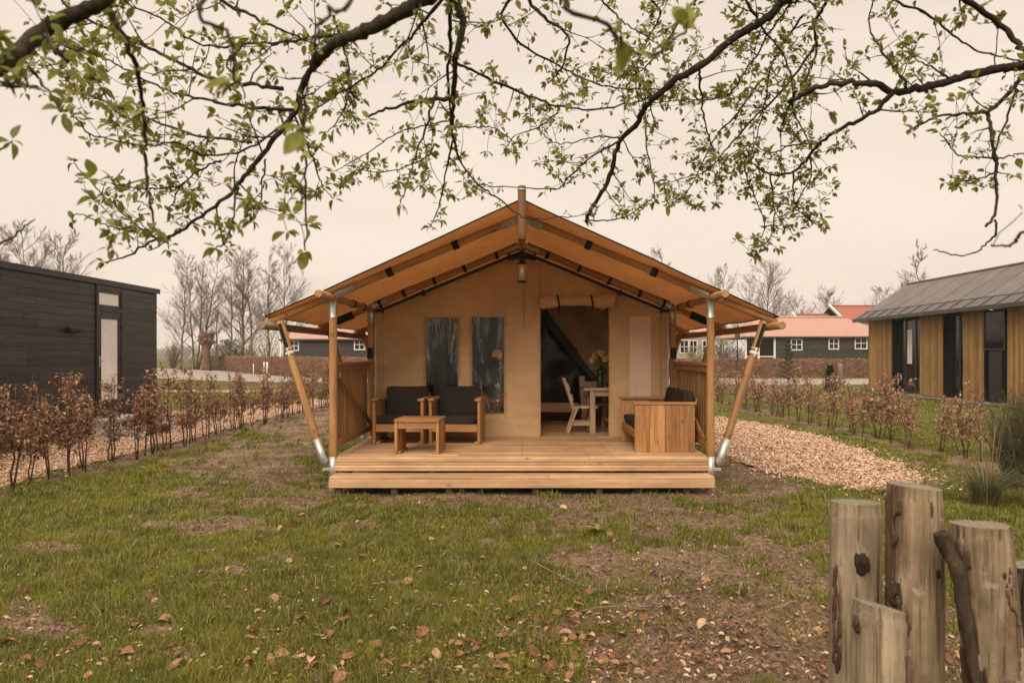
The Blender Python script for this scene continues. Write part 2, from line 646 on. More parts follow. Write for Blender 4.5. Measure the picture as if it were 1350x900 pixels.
def vnoise(x, y, seed=0):
    """smooth value noise on arrays"""
    if seed not in _TAB:
        _TAB[seed] = np.random.RandomState(seed).rand(256, 256)
    tab = _TAB[seed]
    xi, yi = np.floor(x).astype(int), np.floor(y).astype(int)
    fx, fy = x - xi, y - yi
    fx, fy = fx * fx * (3 - 2 * fx), fy * fy * (3 - 2 * fy)
    g = lambda a, b: tab[a & 255, b & 255]
    return (g(xi, yi) * (1 - fx) + g(xi + 1, yi) * fx) * (1 - fy) + (g(xi, yi + 1) * (1 - fx) + g(xi + 1, yi + 1) * fx) * fy


def fbm(x, y, seed=0, o=4):
    r, a, t = 0, .5, 0
    for i in range(o):
        r = r + a * vnoise(x * 2 ** i + 13.7 * i, y * 2 ** i + 7.1 * i, seed + i)
        t += a
        a *= .5
    return r / t


def crom(pts, per=5):
    """Catmull-Rom through points (tuples of any length)"""
    A = np.array(pts, float)
    out = []
    n = len(A)
    for i in range(n - 1):
        p0, p1, p2, p3 = A[max(i - 1, 0)], A[i], A[i + 1], A[min(i + 2, n - 1)]
        for k in range(per):
            t = k / per
            out.append(.5 * ((2 * p1) + (-p0 + p2) * t + (2 * p0 - 5 * p1 + 4 * p2 - p3) * t * t + (-p0 + 3 * p1 - 3 * p2 + p3) * t ** 3))
    out.append(A[-1])
    return out
# ------------------------------------------------------------------ ground, paths, grass
BLOBS = [(330, 610, 95, 32, 1.), (400, 565, 70, 28, .9), (300, 692, 100, 10, 1.), (255, 650, 55, 12, .7), (395, 650, 70, 20, .8),
         (60, 722, 48, 8, .7), (48, 830, 42, 11, .9), (190, 832, 36, 9, .7), (120, 742, 22, 7, .7), (120, 858, 40, 10, .5),
         (690, 660, 290, 12, .95), (860, 690, 170, 26, .85), (800, 735, 100, 28, .9), (920, 740, 170, 50, .95),
         (960, 800, 200, 60, 1.), (910, 870, 170, 60, 1.05), (1060, 860, 140, 70, 1.), (1050, 715, 70, 16, .5),
         (985, 625, 60, 22, .95), (1165, 608, 62, 11, .8), (1010, 648, 60, 10, .7), (1270, 860, 110, 70, .8),
         (735, 820, 45, 34, .55), (520, 770, 25, 12, .45), (690, 800, 30, 20, .6), (430, 700, 60, 10, .5), (1180, 770, 60, 20, .4)]


def soil_at(X, Y):
    Yc = np.maximum(Y, 1.5)
    px, py = CX + F * X / Yc, HY + F * EYE / Yc
    s = np.zeros_like(X)
    for (bx, by, rx, ry, w) in BLOBS:
        q = ((px - bx) / rx) ** 2 + ((py - by) / ry) ** 2
        s = np.maximum(s, w * np.exp(-q * .75))
    s = np.where(Y > 24, 0, s)
    s = np.maximum(s, np.where((Y > 7) & (Y < 29), .95 * np.exp(-((X + 6.7) / .36) ** 2), 0))
    s = np.maximum(s, np.where((Y > 10) & (Y < 29), .9 * np.exp(-((X - 7.45) / .38) ** 2), 0))
    s = np.maximum(s, np.where((abs(X) < 2.7) & (Y > 9.7) & (Y < 18), 1., 0))
    nz = fbm(X * 3.1, Y * 3.1, 3, 5) - .5 + .45 * (fbm(X * 9, Y * 9, 15, 2) - .5)
    nz2 = fbm(X * .8, Y * .8, 9, 3) - .5
    t = np.clip((s + nz * 1.5 + nz2 * .6 - .24) / .40, 0, 1)
    return t * t * (3 - 2 * t) * np.where(Y < 40, 1, 0)


def height_at(X, Y):
    near = np.clip((30 - Y) / 12, 0, 1) * np.clip((24 - abs(X)) / 8, 0, 1)
    h = (fbm(X * 1.1, Y * 1.1, 21, 3) - .5) * .06 + (fbm(X * 5, Y * 5, 22, 3) - .5) * .035
    # a few low mounds of turned turf by the posts
    for (mx, my, r, a) in ((1.55, 4.55, .30, .055), (1.95, 4.15, .25, .05), (1.25, 4.1, .22, .03), (1.7, 5.6, .4, .03)):
        h = h + a * (1 + .8 * (fbm(X * 9, Y * 9, 31, 3) - .5)) * np.exp(-((X - mx) ** 2 + (Y - my) ** 2) / r ** 2)
    return h * near


def axis(segs):
    out = []
    for a, b, st in segs:
        out.append(np.arange(a, b, st))
    return np.concatenate(out + [[segs[-1][1]]])


xs = axis([(-900, -200, 70), (-200, -60, 14), (-60, -16, 2.), (-16, -8, .25), (-8, 8, .055), (8, 16, .25), (16, 60, 2.), (60, 200, 14), (200, 900, 70)])
ys = axis([(-30, 0, 3.), (0, 3, .25), (3, 11, .05), (11, 20, .12), (20, 40, .5), (40, 120, 4.), (120, 300, 18), (300, 1500, 100)])
GX, GY = np.meshgrid(xs, ys)
H = height_at(GX, GY)
S = soil_at(GX, GY)
H = H - .012 * S
nx, ny = len(xs), len(ys)
V = np.stack([GX, GY, H], -1).reshape(-1, 3)
I = (np.arange(ny - 1)[:, None] * nx + np.arange(nx - 1)[None, :]).ravel()
k = NT('lawn_soil')
v = k.coords((1, 1, 1), False)
at = k.n('ShaderNodeAttribute', attribute_name='soil')
gcol = k.ramp(k.noise(v, 9, 6, .7), [(.25, (.045, .046, .010)), (.5, (.09, .088, .018)), (.75, (.15, .135, .04))])
gcol = k.mix(1., gcol, k.ramp(k.noise(v, .35, 4), [(.3, .75), (.7, 1.25)]), 'MULTIPLY')
scol = k.ramp(k.noise(v, 14, 8, .75), [(.30, (.060, .038, .024)), (.5, (.185, .123, .080)), (.70, (.36, .255, .175))])
dark = k.ramp(k.noise(v, 1.3, 6, .6), [(.34, .5), (.62, 1.2)])
scol = k.mix(1., scol, dark, 'MULTIPLY')
sp = k.n('ShaderNodeTexVoronoi')
sp.inputs['Scale'].default_value = 55
k.l(v, sp.inputs['Vector'])
scol = k.mix(k.ramp(sp.outputs['Distance'], [(.10, .6), (.2, 0)]), scol, (.42, .30, .20))
fac = k.math('ADD', at.outputs['Fac'], k.math('MULTIPLY', k.math('SUBTRACT', k.noise(v, 25, 4, .7), .5), .5))
c = k.mix(k.ramp(fac, [(.25, 0), (.6, 1)]), gcol, scol)
k.l(c, k.b.inputs['Base Color'])
k.b.inputs['Roughness'].default_value = .95
k.b.inputs['Specular IOR Level'].default_value = .1
k.l(k.bump(k.noise(v, 35, 6, .75), .9, .02), k.b.inputs['Normal'])
M['lawn_soil'] = k.m
ground = np_mesh('ground', V, [np.stack([I, I + 1, I + nx + 1, I + nx], -1)], 'lawn_soil')
a = ground.data.attributes.new('soil', 'FLOAT', 'POINT')
a.data.foreach_set('value', S.ravel().astype(np.float32))
tag(ground, 'lawn of moss and short grass with worn soil patches', 'ground', kind='structure')


def blades(name, n, sampler, mat, h, w, wd, lean, flat=0.):
    """n grass blades, 5 vertices each; width grows with the distance so far ones still read"""
    X, Y = sampler(n)
    n = len(X)
    Z = height_at(X, Y) - .004
    th = RS.rand(n) * 6.283
    ln = lean * (.4 + RS.rand(n))
    dx, dy = np.cos(th), np.sin(th)
    hh = h * (.45 + .9 * RS.rand(n)) * (.7 + .8 * fbm(X * 1.7, Y * 1.7, 40, 3))
    ww = w * (.7 + .6 * RS.rand(n)) * np.maximum(1, Y / wd)
    ph = th + 1.57 + RS.uniform(-.5, .5, n)
    sx, sy = np.cos(ph) * ww / 2, np.sin(ph) * ww / 2
    up = hh * (1 - flat)
    V = np.zeros((n, 5, 3))
    V[:, 0] = np.stack([X - sx, Y - sy, Z], -1)
    V[:, 1] = np.stack([X + sx, Y + sy, Z], -1)
    mx, my, mz = X + dx * ln * hh * .35, Y + dy * ln * hh * .35, Z + up * .6 + .003
    V[:, 2] = np.stack([mx + sx * .75, my + sy * .75, mz], -1)
    V[:, 3] = np.stack([mx - sx * .75, my - sy * .75, mz], -1)
    V[:, 4] = np.stack([X + dx * ln * hh, Y + dy * ln * hh, Z + up + .004 + flat * .006], -1)
    b = np.arange(n) * 5
    return np_mesh(name, V.reshape(-1, 3), [np.stack([b, b + 1, b + 2, b + 3], -1), np.stack([b + 3, b + 2, b + 4], -1)], mat)


CHIP_R = [(3.55, 13.2), (3.7, 12.0), (3.95, 10.6), (4.25, 9.75), (4.9, 9.65), (5.5, 10.15), (5.95, 11.3), (6.3, 13.2), (6.45, 15.9), (6.3, 18.5), (5.6, 21.2), (3.6, 22.0)]
CHIP_L = [(-9.35, 7.5), (-7.2, 7.5), (-7.0, 9.2), (-7.1, 12), (-6.95, 16), (-7.05, 22), (-6.9, 29), (-8.2, 29.5), (-9.3, 26), (-12.5, 22), (-12.5, 19.2), (-9.35, 19.2)]


def inside(poly, X, Y):
    c = np.zeros(X.shape, bool)
    j = len(poly) - 1
    for i in range(len(poly)):
        (xi, yi), (xj, yj) = poly[i], poly[j]
        c ^= ((yi > Y) != (yj > Y)) & (X < (xj - xi) * (Y - yi) / (yj - yi + 1e-12) + xi)
        j = i
    return c


def wob(X, Y, s=.5):
    return X + (fbm(X * 1.6, Y * 1.6, 61, 3) - .5) * s, Y + (fbm(X * 1.6, Y * 1.6, 67, 3) - .5) * s


def blocked(X, Y):
    wx, wy = wob(X, Y)
    b = inside(CHIP_R, wx, wy) | inside(CHIP_L, wx, wy)
    b |= (abs(X) < 2.52) & (Y > 9.42) & (Y < 18)
    return b


def near_sampler(n):
    Y = (RS.rand(n) * (17. ** .5 - 3.3 ** .5) + 3.3 ** .5) ** 2
    X = (RS.rand(n) * 2 - 1) * .76 * Y
    s = soil_at(X, Y)
    patch = fbm(X * 3.1, Y * 3.1, 77, 3)
    keep = (RS.rand(n) > s * .97) & ~blocked(X, Y) & (RS.rand(n) < .45 + patch)
    return X[keep], Y[keep]


def tuft_sampler(n):
    m = n // 28
    Y = (RS.rand(m) * (20. ** .5 - 3.3 ** .5) + 3.3 ** .5) ** 2
    X = (RS.rand(m) * 2 - 1) * .76 * Y
    X, Y = np.repeat(X, 28), np.repeat(Y, 28)
    X = X + RS.randn(len(X)) * .035
    Y = Y + RS.randn(len(X)) * .035
    s = soil_at(X, Y)
    keep = (RS.rand(len(X)) > s * .8) & ~blocked(X, Y)
    return X[keep], Y[keep]


def far_sampler(n):
    Y = 14 + RS.rand(n) ** .8 * 22
    X = (RS.rand(n) * 2 - 1) * .76 * Y
    keep = (soil_at(X, Y) < .6) & ~blocked(X, Y) & (abs(X) > 2.6) & ~((X < -9.3) & (Y < 19.2)) & ~((X > 16.5) & (Y > 20))
    return X[keep], Y[keep]


def straw_sampler(n):
    Y = (RS.rand(n) * (11. ** .5 - 3.3 ** .5) + 3.3 ** .5) ** 2
    X = (RS.rand(n) * 2 - 1) * .76 * Y
    s = soil_at(X, Y)
    keep = (RS.rand(n) < s * .9 + .12) & ~blocked(X, Y)
    return X[keep], Y[keep]


tag(blades('grass', 480000, near_sampler, 'grass', .036, .0036, 4., .95), 'short mossy lawn grass', 'grass', kind='stuff')
tag(blades('grass', 60000, tuft_sampler, 'grass', .075, .0042, 4., .8), 'longer tufts standing in the lawn', 'grass', kind='stuff')
tag(blades('grass', 60000, far_sampler, 'grass', .06, .006, 6., .7), 'lawn grass beyond the young hedges', 'grass', kind='stuff')
# crumbly clods on the bare soil
NC = 9000
cy_ = (RS.rand(NC * 4) * (12. ** .5 - 3.3 ** .5) + 3.3 ** .5) ** 2
cx_ = (RS.rand(NC * 4) * 2 - 1) * .74 * cy_
kp_ = (RS.rand(NC * 4) < soil_at(cx_, cy_) ** 1.5 * .9) & ~blocked(cx_, cy_)
cx_, cy_ = cx_[kp_][:NC], cy_[kp_][:NC]
n_ = len(cx_)
r_ = .004 + .016 * RS.rand(n_) ** 3
base_ = np.array([(1, 0, 0), (-1, 0, 0), (0, 1, 0), (0, -1, 0), (0, 0, 1), (0, 0, -1)], float)
Vc = base_[None] * r_[:, None, None] * RS.uniform(.6, 1.35, (n_, 6, 1)) * np.array([1, 1, .75])
Vc[:, :, 0] += cx_[:, None]
Vc[:, :, 1] += cy_[:, None]
Vc[:, :, 2] += (height_at(cx_, cy_) - .008 + r_ * .3)[:, None]
bb = np.arange(n_)[:, None] * 6
Fc = np.concatenate([bb + np.array(t_)[None] for t_ in ((0, 2, 4), (2, 1, 4), (1, 3, 4), (3, 0, 4), (2, 0, 5), (1, 2, 5), (3, 1, 5), (0, 3, 5))])
leafmat('clod', [(0, (.07, .044, .028)), (.6, (.17, .11, .07)), (1, (.30, .21, .14))], 0, .95)
tag(np_mesh('dirt', Vc.reshape(-1, 3), [Fc], 'clod', False), 'crumbs and clods of bare soil', 'dirt', kind='stuff')
tag(blades('dead_grass', 60000, straw_sampler, 'straw', .075, .003, 4., 1.0, .8), 'dry straw strewn over the bare soil', 'dead grass', kind='stuff')


def chips(name, poly, n, label):
    X0, X1 = min(p[0] for p in poly), max(p[0] for p in poly)
    Y0, Y1 = min(p[1] for p in poly), max(p[1] for p in poly)
    X = RS.uniform(X0 - .4, X1 + .4, n)
    Y = RS.uniform(Y0 - .4, Y1 + .4, n)
    wx, wy = wob(X, Y)
    kp = inside(poly, wx, wy)
    # loose chips spill over the edge
    jx, jy = X + RS.randn(n) * .26, Y + RS.randn(n) * .26
    spill = kp & (RS.rand(n) < .4)
    X, Y = np.where(spill, jx, X)[kp], np.where(spill, jy, Y)[kp]
    n = len(X)
    L = RS.uniform(.016, .052, n)
    W = L * RS.uniform(.25, .6, n)
    th = RS.rand(n) * 6.283
    t1, t2 = RS.randn(n) * .32, RS.randn(n) * .32
    z = height_at(X, Y) + .012 + RS.rand(n) * .025
    ux, uy = np.cos(th), np.sin(th)
    V = np.zeros((n, 6, 3))
    for q, (a, b, cz) in enumerate(((-.5, -.5, 0), (0, -.5, .12), (.5, -.5, 0), (.5, .5, 0), (0, .5, .12), (-.5, .5, 0))):
        lx, ly = a * L, b * W
        V[:, q, 0] = X + ux * lx - uy * ly
        V[:, q, 1] = Y + uy * lx + ux * ly
        V[:, q, 2] = z + lx * t1 + ly * t2 + cz * L
    b = np.arange(n) * 6
    o = np_mesh(name, V.reshape(-1, 3), [np.stack([b, b + 1, b + 4, b + 5], -1), np.stack([b + 1, b + 2, b + 3, b + 4], -1)], 'chips', False)
    return tag(o, label, 'wood chips', kind='stuff')


def sheet(name, poly, z, mat, label, wobble=0, seed=1, gridstep=None):
    """flat piece of path just above the ground, following its bumps"""
    if gridstep is None:
        m = MB()
        m.add([(x, y, z) for x, y in poly], [tuple(range(len(poly)))])
        return tag(m.build(name, mat), label, 'path', kind='structure')
    X0, X1 = min(p[0] for p in poly) - .5, max(p[0] for p in poly) + .5
    Y0, Y1 = min(p[1] for p in poly) - .5, max(p[1] for p in poly) + .5
    gx, gy = np.arange(X0, X1, gridstep), np.arange(Y0, Y1, gridstep)
    A, B = np.meshgrid(gx, gy)
    wx, wy = wob(A, B)
    ins = inside(poly, wx, wy)
    Vv = np.stack([A, B, height_at(A, B) + z], -1).reshape(-1, 3)
    nn = len(gx)
    cell = ins[:-1, :-1] & ins[1:, :-1] & ins[:-1, 1:] & ins[1:, 1:]
    jj, ii = np.nonzero(cell)
    q = jj * nn + ii
    o = np_mesh(name, Vv, [np.stack([q, q + 1, q + nn + 1, q + nn], -1)], mat)
    return tag(o, label, 'path', kind='structure')


M['chip_bed'] = surf('chip_bed', (.22, .12, .068), (.42, .26, .165), 40, rough=.95, bump=.8, bscale=60, bdist=.01, big=.25)
sheet('chip_path', CHIP_R, .012, 'chip_bed', 'bed of the wood chip path beside the tent', gridstep=.1)
sheet('chip_path', CHIP_L, .012, 'chip_bed', 'bed of the wood chip path beside the black cabin', gridstep=.1)
chips('wood_chips', CHIP_R, 95000, 'pale wood chips spread beside the tent')
chips('wood_chips', CHIP_L, 95000, 'pale wood chips spread along the black cabin')

M['road'] = surf('road', (.25, .205, .17), (.33, .275, .235), 3, rough=.95, bump=.2, big=.15)
M['brick_path'] = surf('brick_path', (.28, .18, .14), (.36, .245, .19), 8, rough=.9, bump=.2)


def ribbon(name, cl, mat, z, label):
    pts = crom(cl, 8)
    m = MB()
    rows = []
    for i, p in enumerate(pts):
        a, b = pts[max(i - 1, 0)], pts[min(i + 1, len(pts) - 1)]
        t = Vector((b[0] - a[0], b[1] - a[1], 0)).normalized()
        nrm = Vector((-t.y, t.x, 0)) * (p[2] / 2)
        rows += [(p[0] + nrm.x, p[1] + nrm.y, z), (p[0] - nrm.x, p[1] - nrm.y, z)]
    m.add(rows, [(2 * i + 1, 2 * i + 3, 2 * i + 2, 2 * i) for i in range(len(pts) - 1)])
    return tag(m.build(name, mat), label, 'road', kind='structure')


ribbon('road', [(70, 49, 11), (30, 49, 11), (0, 50, 11), (-14, 52, 9), (-22, 57, 9), (-31, 68, 11), (-45, 84, 16), (-75, 105, 20), (-130, 120, 20)], 'road', .03, 'pale gravel lane curving away past the beech hedge')
sheet('footpath', [(-22, 34.6), (-8, 34.6), (-8, 37.2), (-22, 37.2)], .03, 'brick_path', 'strip of pink brick paving crossing the far lawn')

# fallen leaves: the 300 that show largest are things, the rest one litter object
leaf_meshes = []
for q in range(6):
    m = MB()
    c1, c2, wv = R.uniform(-.35, .5), R.uniform(.15, .5), R.uniform(0, 6)

    def fn(u, w, c1=c1, c2=c2, wv=wv):
        x = (u - .5)
        wd = .34 * math.sin(math.pi * min(max(w * .94 + .03, 0), 1)) ** .7
        y = x * 2 * wd
        return Vector((y, w - .5, c2 * abs(y) * 1.6 + c1 * (w - .5) ** 2 * 1.4 + .03 * math.sin(w * 9 + wv + x * 5) + .06))
    m.grid(fn, 4, 6)
    o = m.build('fallen_leaf', 'dry_leaf')
    leaf_meshes.append(o.data)
    bpy.data.objects.remove(o)
cnt = 0
while cnt < 300:
    px = R.gauss(640, 270) if R.random() < .75 else R.uniform(0, 1300)
    py = 900 - abs(R.gauss(0, 105)) if R.random() < .8 else R.uniform(660, 900)
    if cnt % 4 == 0:                               # drifted together where the turf ends
        px, py = R.gauss(755, 60), R.gauss(835, 38)
    if py < 655 or py > 905 or px < 0 or px > 1345:
        continue
    Yv = F * EYE / (py - HY)
    Xv = (px - CX) / F * Yv
    o = bpy.data.objects.new('fallen_leaf', R.choice(leaf_meshes))
    COL.objects.link(o)
    s = R.uniform(.04, .095)
    o.scale = (s, s, s)
    o.location = (Xv, Yv, float(height_at(np.array([Xv]), np.array([Yv]))[0]) + .02)
    o.rotation_euler = (R.gauss(0, .35), R.gauss(0, .45), R.uniform(0, 6.28))
    tag(o, 'curled dry brown leaf lying on the lawn in front of the deck', 'leaf', 'fallen leaves on the lawn')
    cnt += 1
m = MB()
for q in range(6500):
    py = 900 - abs(R.gauss(0, 120))
    px = R.gauss(850, 300) if q % 2 else R.uniform(0, 1350)
    if py < 650:
        continue
    Yv = F * EYE / (py - HY)
    Xv = (px - CX) / F * Yv
    zz = float(height_at(np.array([Xv]), np.array([Yv]))[0]) + .015
    th = R.uniform(0, 6.28)
    L = R.uniform(.010, .05)
    m.leaf((Xv, Yv, zz), (math.cos(th), math.sin(th), R.gauss(0, .3)), (R.gauss(0, .3), R.gauss(0, .3), 1), L, L * .5)
tag(m.build('leaf_litter', 'litter'), 'small crumbs of dry leaf and bark among the grass', 'leaf litter', kind='stuff')
for (a, b, lab) in (((700, 748), (800, 782), 'long pale bent twig lying on the lawn edge'), ((752, 812), (815, 806), 'straight brown stick beside the heap of dry leaves'),
                    ((905, 762), (985, 765), 'thin pale stick on the bare soil'), ((1010, 812), (1052, 800), 'short twig lying near the turned turf')):
    pts = []
    for t in (0, .25, .5, .75, 1):
        px, py = a[0] + (b[0] - a[0]) * t, a[1] + (b[1] - a[1]) * t + R.uniform(-4, 4)
        Yv = F * EYE / (py - HY)
        Xv = (px - CX) / F * Yv
        pts.append((Xv, Yv, float(height_at(np.array([Xv]), np.array([Yv]))[0]) + .028))
    tag(MB().tube(crom(pts, 4), [.005] * 17, 6).build('twig', 'straw'), lab, 'twig')
# ------------------------------------------------------------------ deck
DZ = .43
Y0, Y1, Y2, Y3 = 9.8, 12.25, 14.9, 17.6
deck = thing('deck', 'raised pale timber deck with grooved front edge and a step', 'deck', (0, Y0, 0))


def dk(m, name, mat, parent=deck):
    o = m.build(name, mat, parent)
    return o


m = MB()
y = 9.772 - Y0
i = 0
while y < 17.9 - Y0:
    xs_ = [-2.5]
    if i % 2:
        xs_ += [-.85 + R.uniform(-.02, .02)]
    else:
        xs_ += [.9]
    xs_ += [2.5]
    for a_, b_ in zip(xs_[:-1], xs_[1:]):
        m.box(a_ + .0015, b_ - .0015, y, y + .1385, DZ - .028, DZ + R.uniform(-.001, .001), .003)
    y += .144
    i += 1
dk(m, 'floor_boards', 'deck_x')
m = MB()
yy = 9.772 - Y0
while yy < 12.2 - Y0:                               # rusty screw heads over each joist
    for x in (-2.35, -1.2, 0, 1.2, 2.35):
        for o_ in (.035, .105):
            c_ = Vector((x + R.uniform(-.006, .006), yy + o_, DZ + .0005))
            m.tube([c_, c_ + Vector((0, 0, .0022))], .0055, 6, smooth=False)
    yy += .144
so_k = m.build('screws', 'soil_dark', deck)
so_k['kind'] = 'stuff'
m = MB()
for q in range(4):                                  # grooved edge board
    m.box(-2.49, 2.49, 9.752 - Y0, 9.772 - Y0, .252 + q * .0385, .252 + q * .0385 + .036, .006)
m.box(-2.48, 2.48, 9.773 - Y0, 9.80 - Y0, .25, .40, .002)
dk(m, 'edge_board', 'deck_x')
m = MB()
m.box(-2.46, .35, 9.452 - Y0, 9.64 - Y0, .19, .230, .006)
m.box(.353, 2.46, 9.452 - Y0, 9.64 - Y0, .19, .229, .006)
m.box(-2.46, 2.46, 9.644 - Y0, 9.76 - Y0, .19, .23, .006)
dk(m, 'step_tread', 'deck_x')
m = MB()
m.box(-2.465, 2.465, 9.435 - Y0, 9.468 - Y0, .085, .189, .006)
dk(m, 'step_riser', 'deck_x')
for px in (446, 520, 592, 706, 790, 905):
    x = (px - CX) / F * 9.5
    dk(MB().box(x - .04, x + .04, 9.48 - Y0, 9.56 - Y0, -.05, .183, .005), 'support_block', 'soil_dark')
m = MB()
for x in (-2.35, -1.2, 0, 1.2, 2.35):
    m.box(x - .035, x + .035, 9.81 - Y0, 17.8 - Y0, .18, .40, .003)
dk(m, 'joist', 'old_grey')
for x in (-2.3, -.8, .8, 2.3):
    for yy in (9.95, 12.2, 14.9, 17.5):
        dk(MB().box(x - .07, x + .07, yy - .07 - Y0, yy + .07 - Y0, -.05, .18, .006), 'support_block', 'old_grey')

# ------------------------------------------------------------------ tent
TO = Vector((0, Y1, DZ))
tent = thing('safari_tent', 'tan canvas safari tent on a round timber frame over the deck', 'tent', TO)
SL, AP = .412, 3.60                                # rafter slope and apex height


def rz(x):
    return AP - SL * abs(x)


def tp(name, a, b, r, mat='pole', n=14, taper=1.):
    return pole(name, a, b, r, tent, mat, n, taper, TO)


def tm(m, name, mat, parent=None):
    o = m.build(name, mat, parent or tent)
    if parent is None:
        o.location = -TO
    return o


def sleeve(a, b, r, name='steel_sleeve'):
    """galvanised tube over a joint, with bolt heads"""
    a, b = Vector(a), Vector(b)
    m = MB()
    d = (b - a)
    m.tube([a, a + d * .02, a + d * .03, b - d * .03, b - d * .02, b], [r - .003, r + .002, r, r, r + .002, r - .003], 16)
    sd = Vector((0, -1, 0)) if abs(d.normalized().y) < .8 else Vector((0, 0, 1))
    for t in (.3, .7):
        c = a + d * t
        m.tube([c, c + sd * (r + .01)], .009, 6, smooth=False)
    return tm(m, name, 'steel')


def ring(c, d, r, w, name='strap'):
    d = Vector(d).normalized()
    c = Vector(c)
    m = MB()
    m.tube([c - d * w / 2, c + d * w / 2], r, 14)
    return tm(m, name, 'webbing')


PR = .052
for yy in (Y0, Y1, Y2, Y3):
    for s in (-1, 1):
        x = 2.5 * s
        if yy == Y0:
            tp('post', (x, yy, .28), (x, yy, rz(x) - .02), PR)
            sleeve((x, yy, rz(x) - .30), (x, yy, rz(x) - .02), PR + .006)
        else:
            tp('post', (x, yy, .2), (x, yy, rz(x) - .02), PR)
            sleeve((x, yy, rz(x) - .26), (x, yy, rz(x) - .02), PR + .006)
        ex = 3.38 * s
        tp('rafter', (0.02 * s, yy, rz(0)), (ex, yy, rz(ex)), PR * .94)
        if yy < Y2:
            u = Vector((s, 0, -SL)).normalized()
            c0 = Vector((0, yy, rz(0)))
            sleeve(c0 + u * .05, c0 + u * .30, PR + .006)
            pc = Vector((x, yy, rz(x)))
            sleeve(pc - u * .30, pc - u * .03, PR + .006)
            sleeve(pc + u * .03, pc + u * .16, PR + .006)
        # raking strut from the post foot out to the eave
        tx, tz = 3.20 * s, rz(3.2) - .05
        bx, bz = 2.62 * s, .38
        f = .12
        tp('strut', (bx + (tx - bx) * f, yy - .02, bz + (tz - bz) * f), (tx, yy - .02, tz), PR * .96)
        # foot bracket: two sockets on a bent plate
        a_, b_ = Vector((bx - .03 * s, yy - .02, .30)), Vector((bx + (tx - bx) * .16, yy - .02, bz + (tz - bz) * .16))
        mb = MB()
        dd = b_ - a_
        mb.tube([a_ + dd * .05, a_ + dd * .2, b_], [PR * .55, PR + .007, PR + .007], 16)
        mb.tube([(x, yy, .16), (x, yy, .175), (x, yy, .44)], [PR - .01, PR + .007, PR + .007], 16)
        mb.box(min(x, x + .13 * s), max(x, x + .13 * s), yy - .05, yy - .03, .255, .295, .004)
        tm(mb, 'foot_bracket', 'steel')
        tp('bracket_block', (x, yy, -.05), (x, yy, .17), .06, 'greypole')
        if yy == Y0:                               # ratchet strap from the eave down the strut
            mb = MB()
            q = lambda t: Vector((bx + (tx - bx) * t, yy - .02 - PR - .006, bz + (tz - bz) * t))
            mb.bar(q(.98), q(.80), .045, .004, (0, 1, 0), .001)
            tm(mb, 'tie_strap', 'webbing')
            mb = MB()
            dr = (q(1) - q(0)).normalized()
            mb.tube([q(.765) - dr * .01 + Vector((0, PR, 0)), q(.765) + dr * .03 + Vector((0, PR, 0))], PR + .008, 14)
            mb.tube([q(.80) + Vector((0, PR, 0)), q(.80) + dr * .012 + Vector((0, PR, 0))], PR + .008, 14)
            mb.bar(q(.81), q(.745), .018, .02, (0, 1, 0), .003)
            tm(mb, 'ratchet_buckle', 'strap')
for s in (-1, 1):
    tp('purlin', (2.5 * s, 9.08, 2.535), (2.5 * s, 18.0, 2.535), PR)
    tp('eave_pole', (3.27 * s, 9.28, 2.155), (3.27 * s, 18.1, 2.155), PR * .98, 'greypole' if s < 0 else 'pole')
tp('ridge_pole', (0, 9.16, 3.54), (0, 18.1, 3.54), PR)
tp('king_post', (0, 9.12, 3.20), (0, 9.12, 3.865), .05, 'dark_pole')
mb = MB()
mb.tube([(0, 9.12, 3.80), (0, 9.12, 3.83)], .056, 14)
tm(mb, 'post_ring', 'steel')
for s in (-1, 1):                                  # webbing straps that hold the roof to the poles
    for x in (.88, 1.75):
        ring((x * s, Y0, rz(x)), (s, 0, -SL), PR + .008, .085)
    for x in (.42, .95, 1.45, 1.95, 2.35):
        ring((x * s, Y1, rz(x)), (s, 0, -SL), PR + .009, .05)
    for x in (1.62, .2, 2.3):                      # loops hanging to the wall hem
        c = Vector((x * s, Y1 - .07, rz(x) - .12))
        tm(MB().box(c.x - .03, c.x + .03, c.y - .03, c.y + .02, c.z - .06, c.z + .04, .012), 'buckle', 'black')
    u = Vector((s, 0, -SL)).normalized()
    w = Vector((SL * s, 0, 1)).normalized()
    for off, r, yo in ((.062, .013, .06), (-.105, .024, .04)):
        c0 = Vector((0, Y1 - yo, rz(0))) + w * off
        tm(MB().tube([c0 + u * .08, c0 + u * 2.62], r, 8), 'hem_cord', 'black')
    tm(MB().box(2.5 * s - .05, 2.5 * s + .05, Y1 - .075, Y1 - .055, 1.72, 1.90, .01), 'socket_box', 'black')
    for yy, x in ((10.9, 2.5), (11.6, 2.5)):
        ring((x * s, yy, 2.535), (0, 1, 0), PR + .009, .05)
    ring((2.93 * s, Y1, rz(2.93)), (s, 0, -SL), PR + .012, .30, 'sleeve_wrap')
mb = MB()
for s in (-1, 1):
    mb.box(.01 * s, .11 * s, Y1 - .13, Y1 - .05, 3.36, 3.47, .02)
    mb.tube([(0, Y1 - .09, 3.44), (.17 * s, Y1 - .09, 3.36)], .028, 8)
mb.box(-.045, .045, Y1 - .15, Y1 - .06, 3.30, 3.42, .02)
mb.tube([(0, Y1 - .10, 3.28), (0, Y1 - .10, 3.5)], .02, 8)
tm(mb, 'ridge_clamp', 'black')

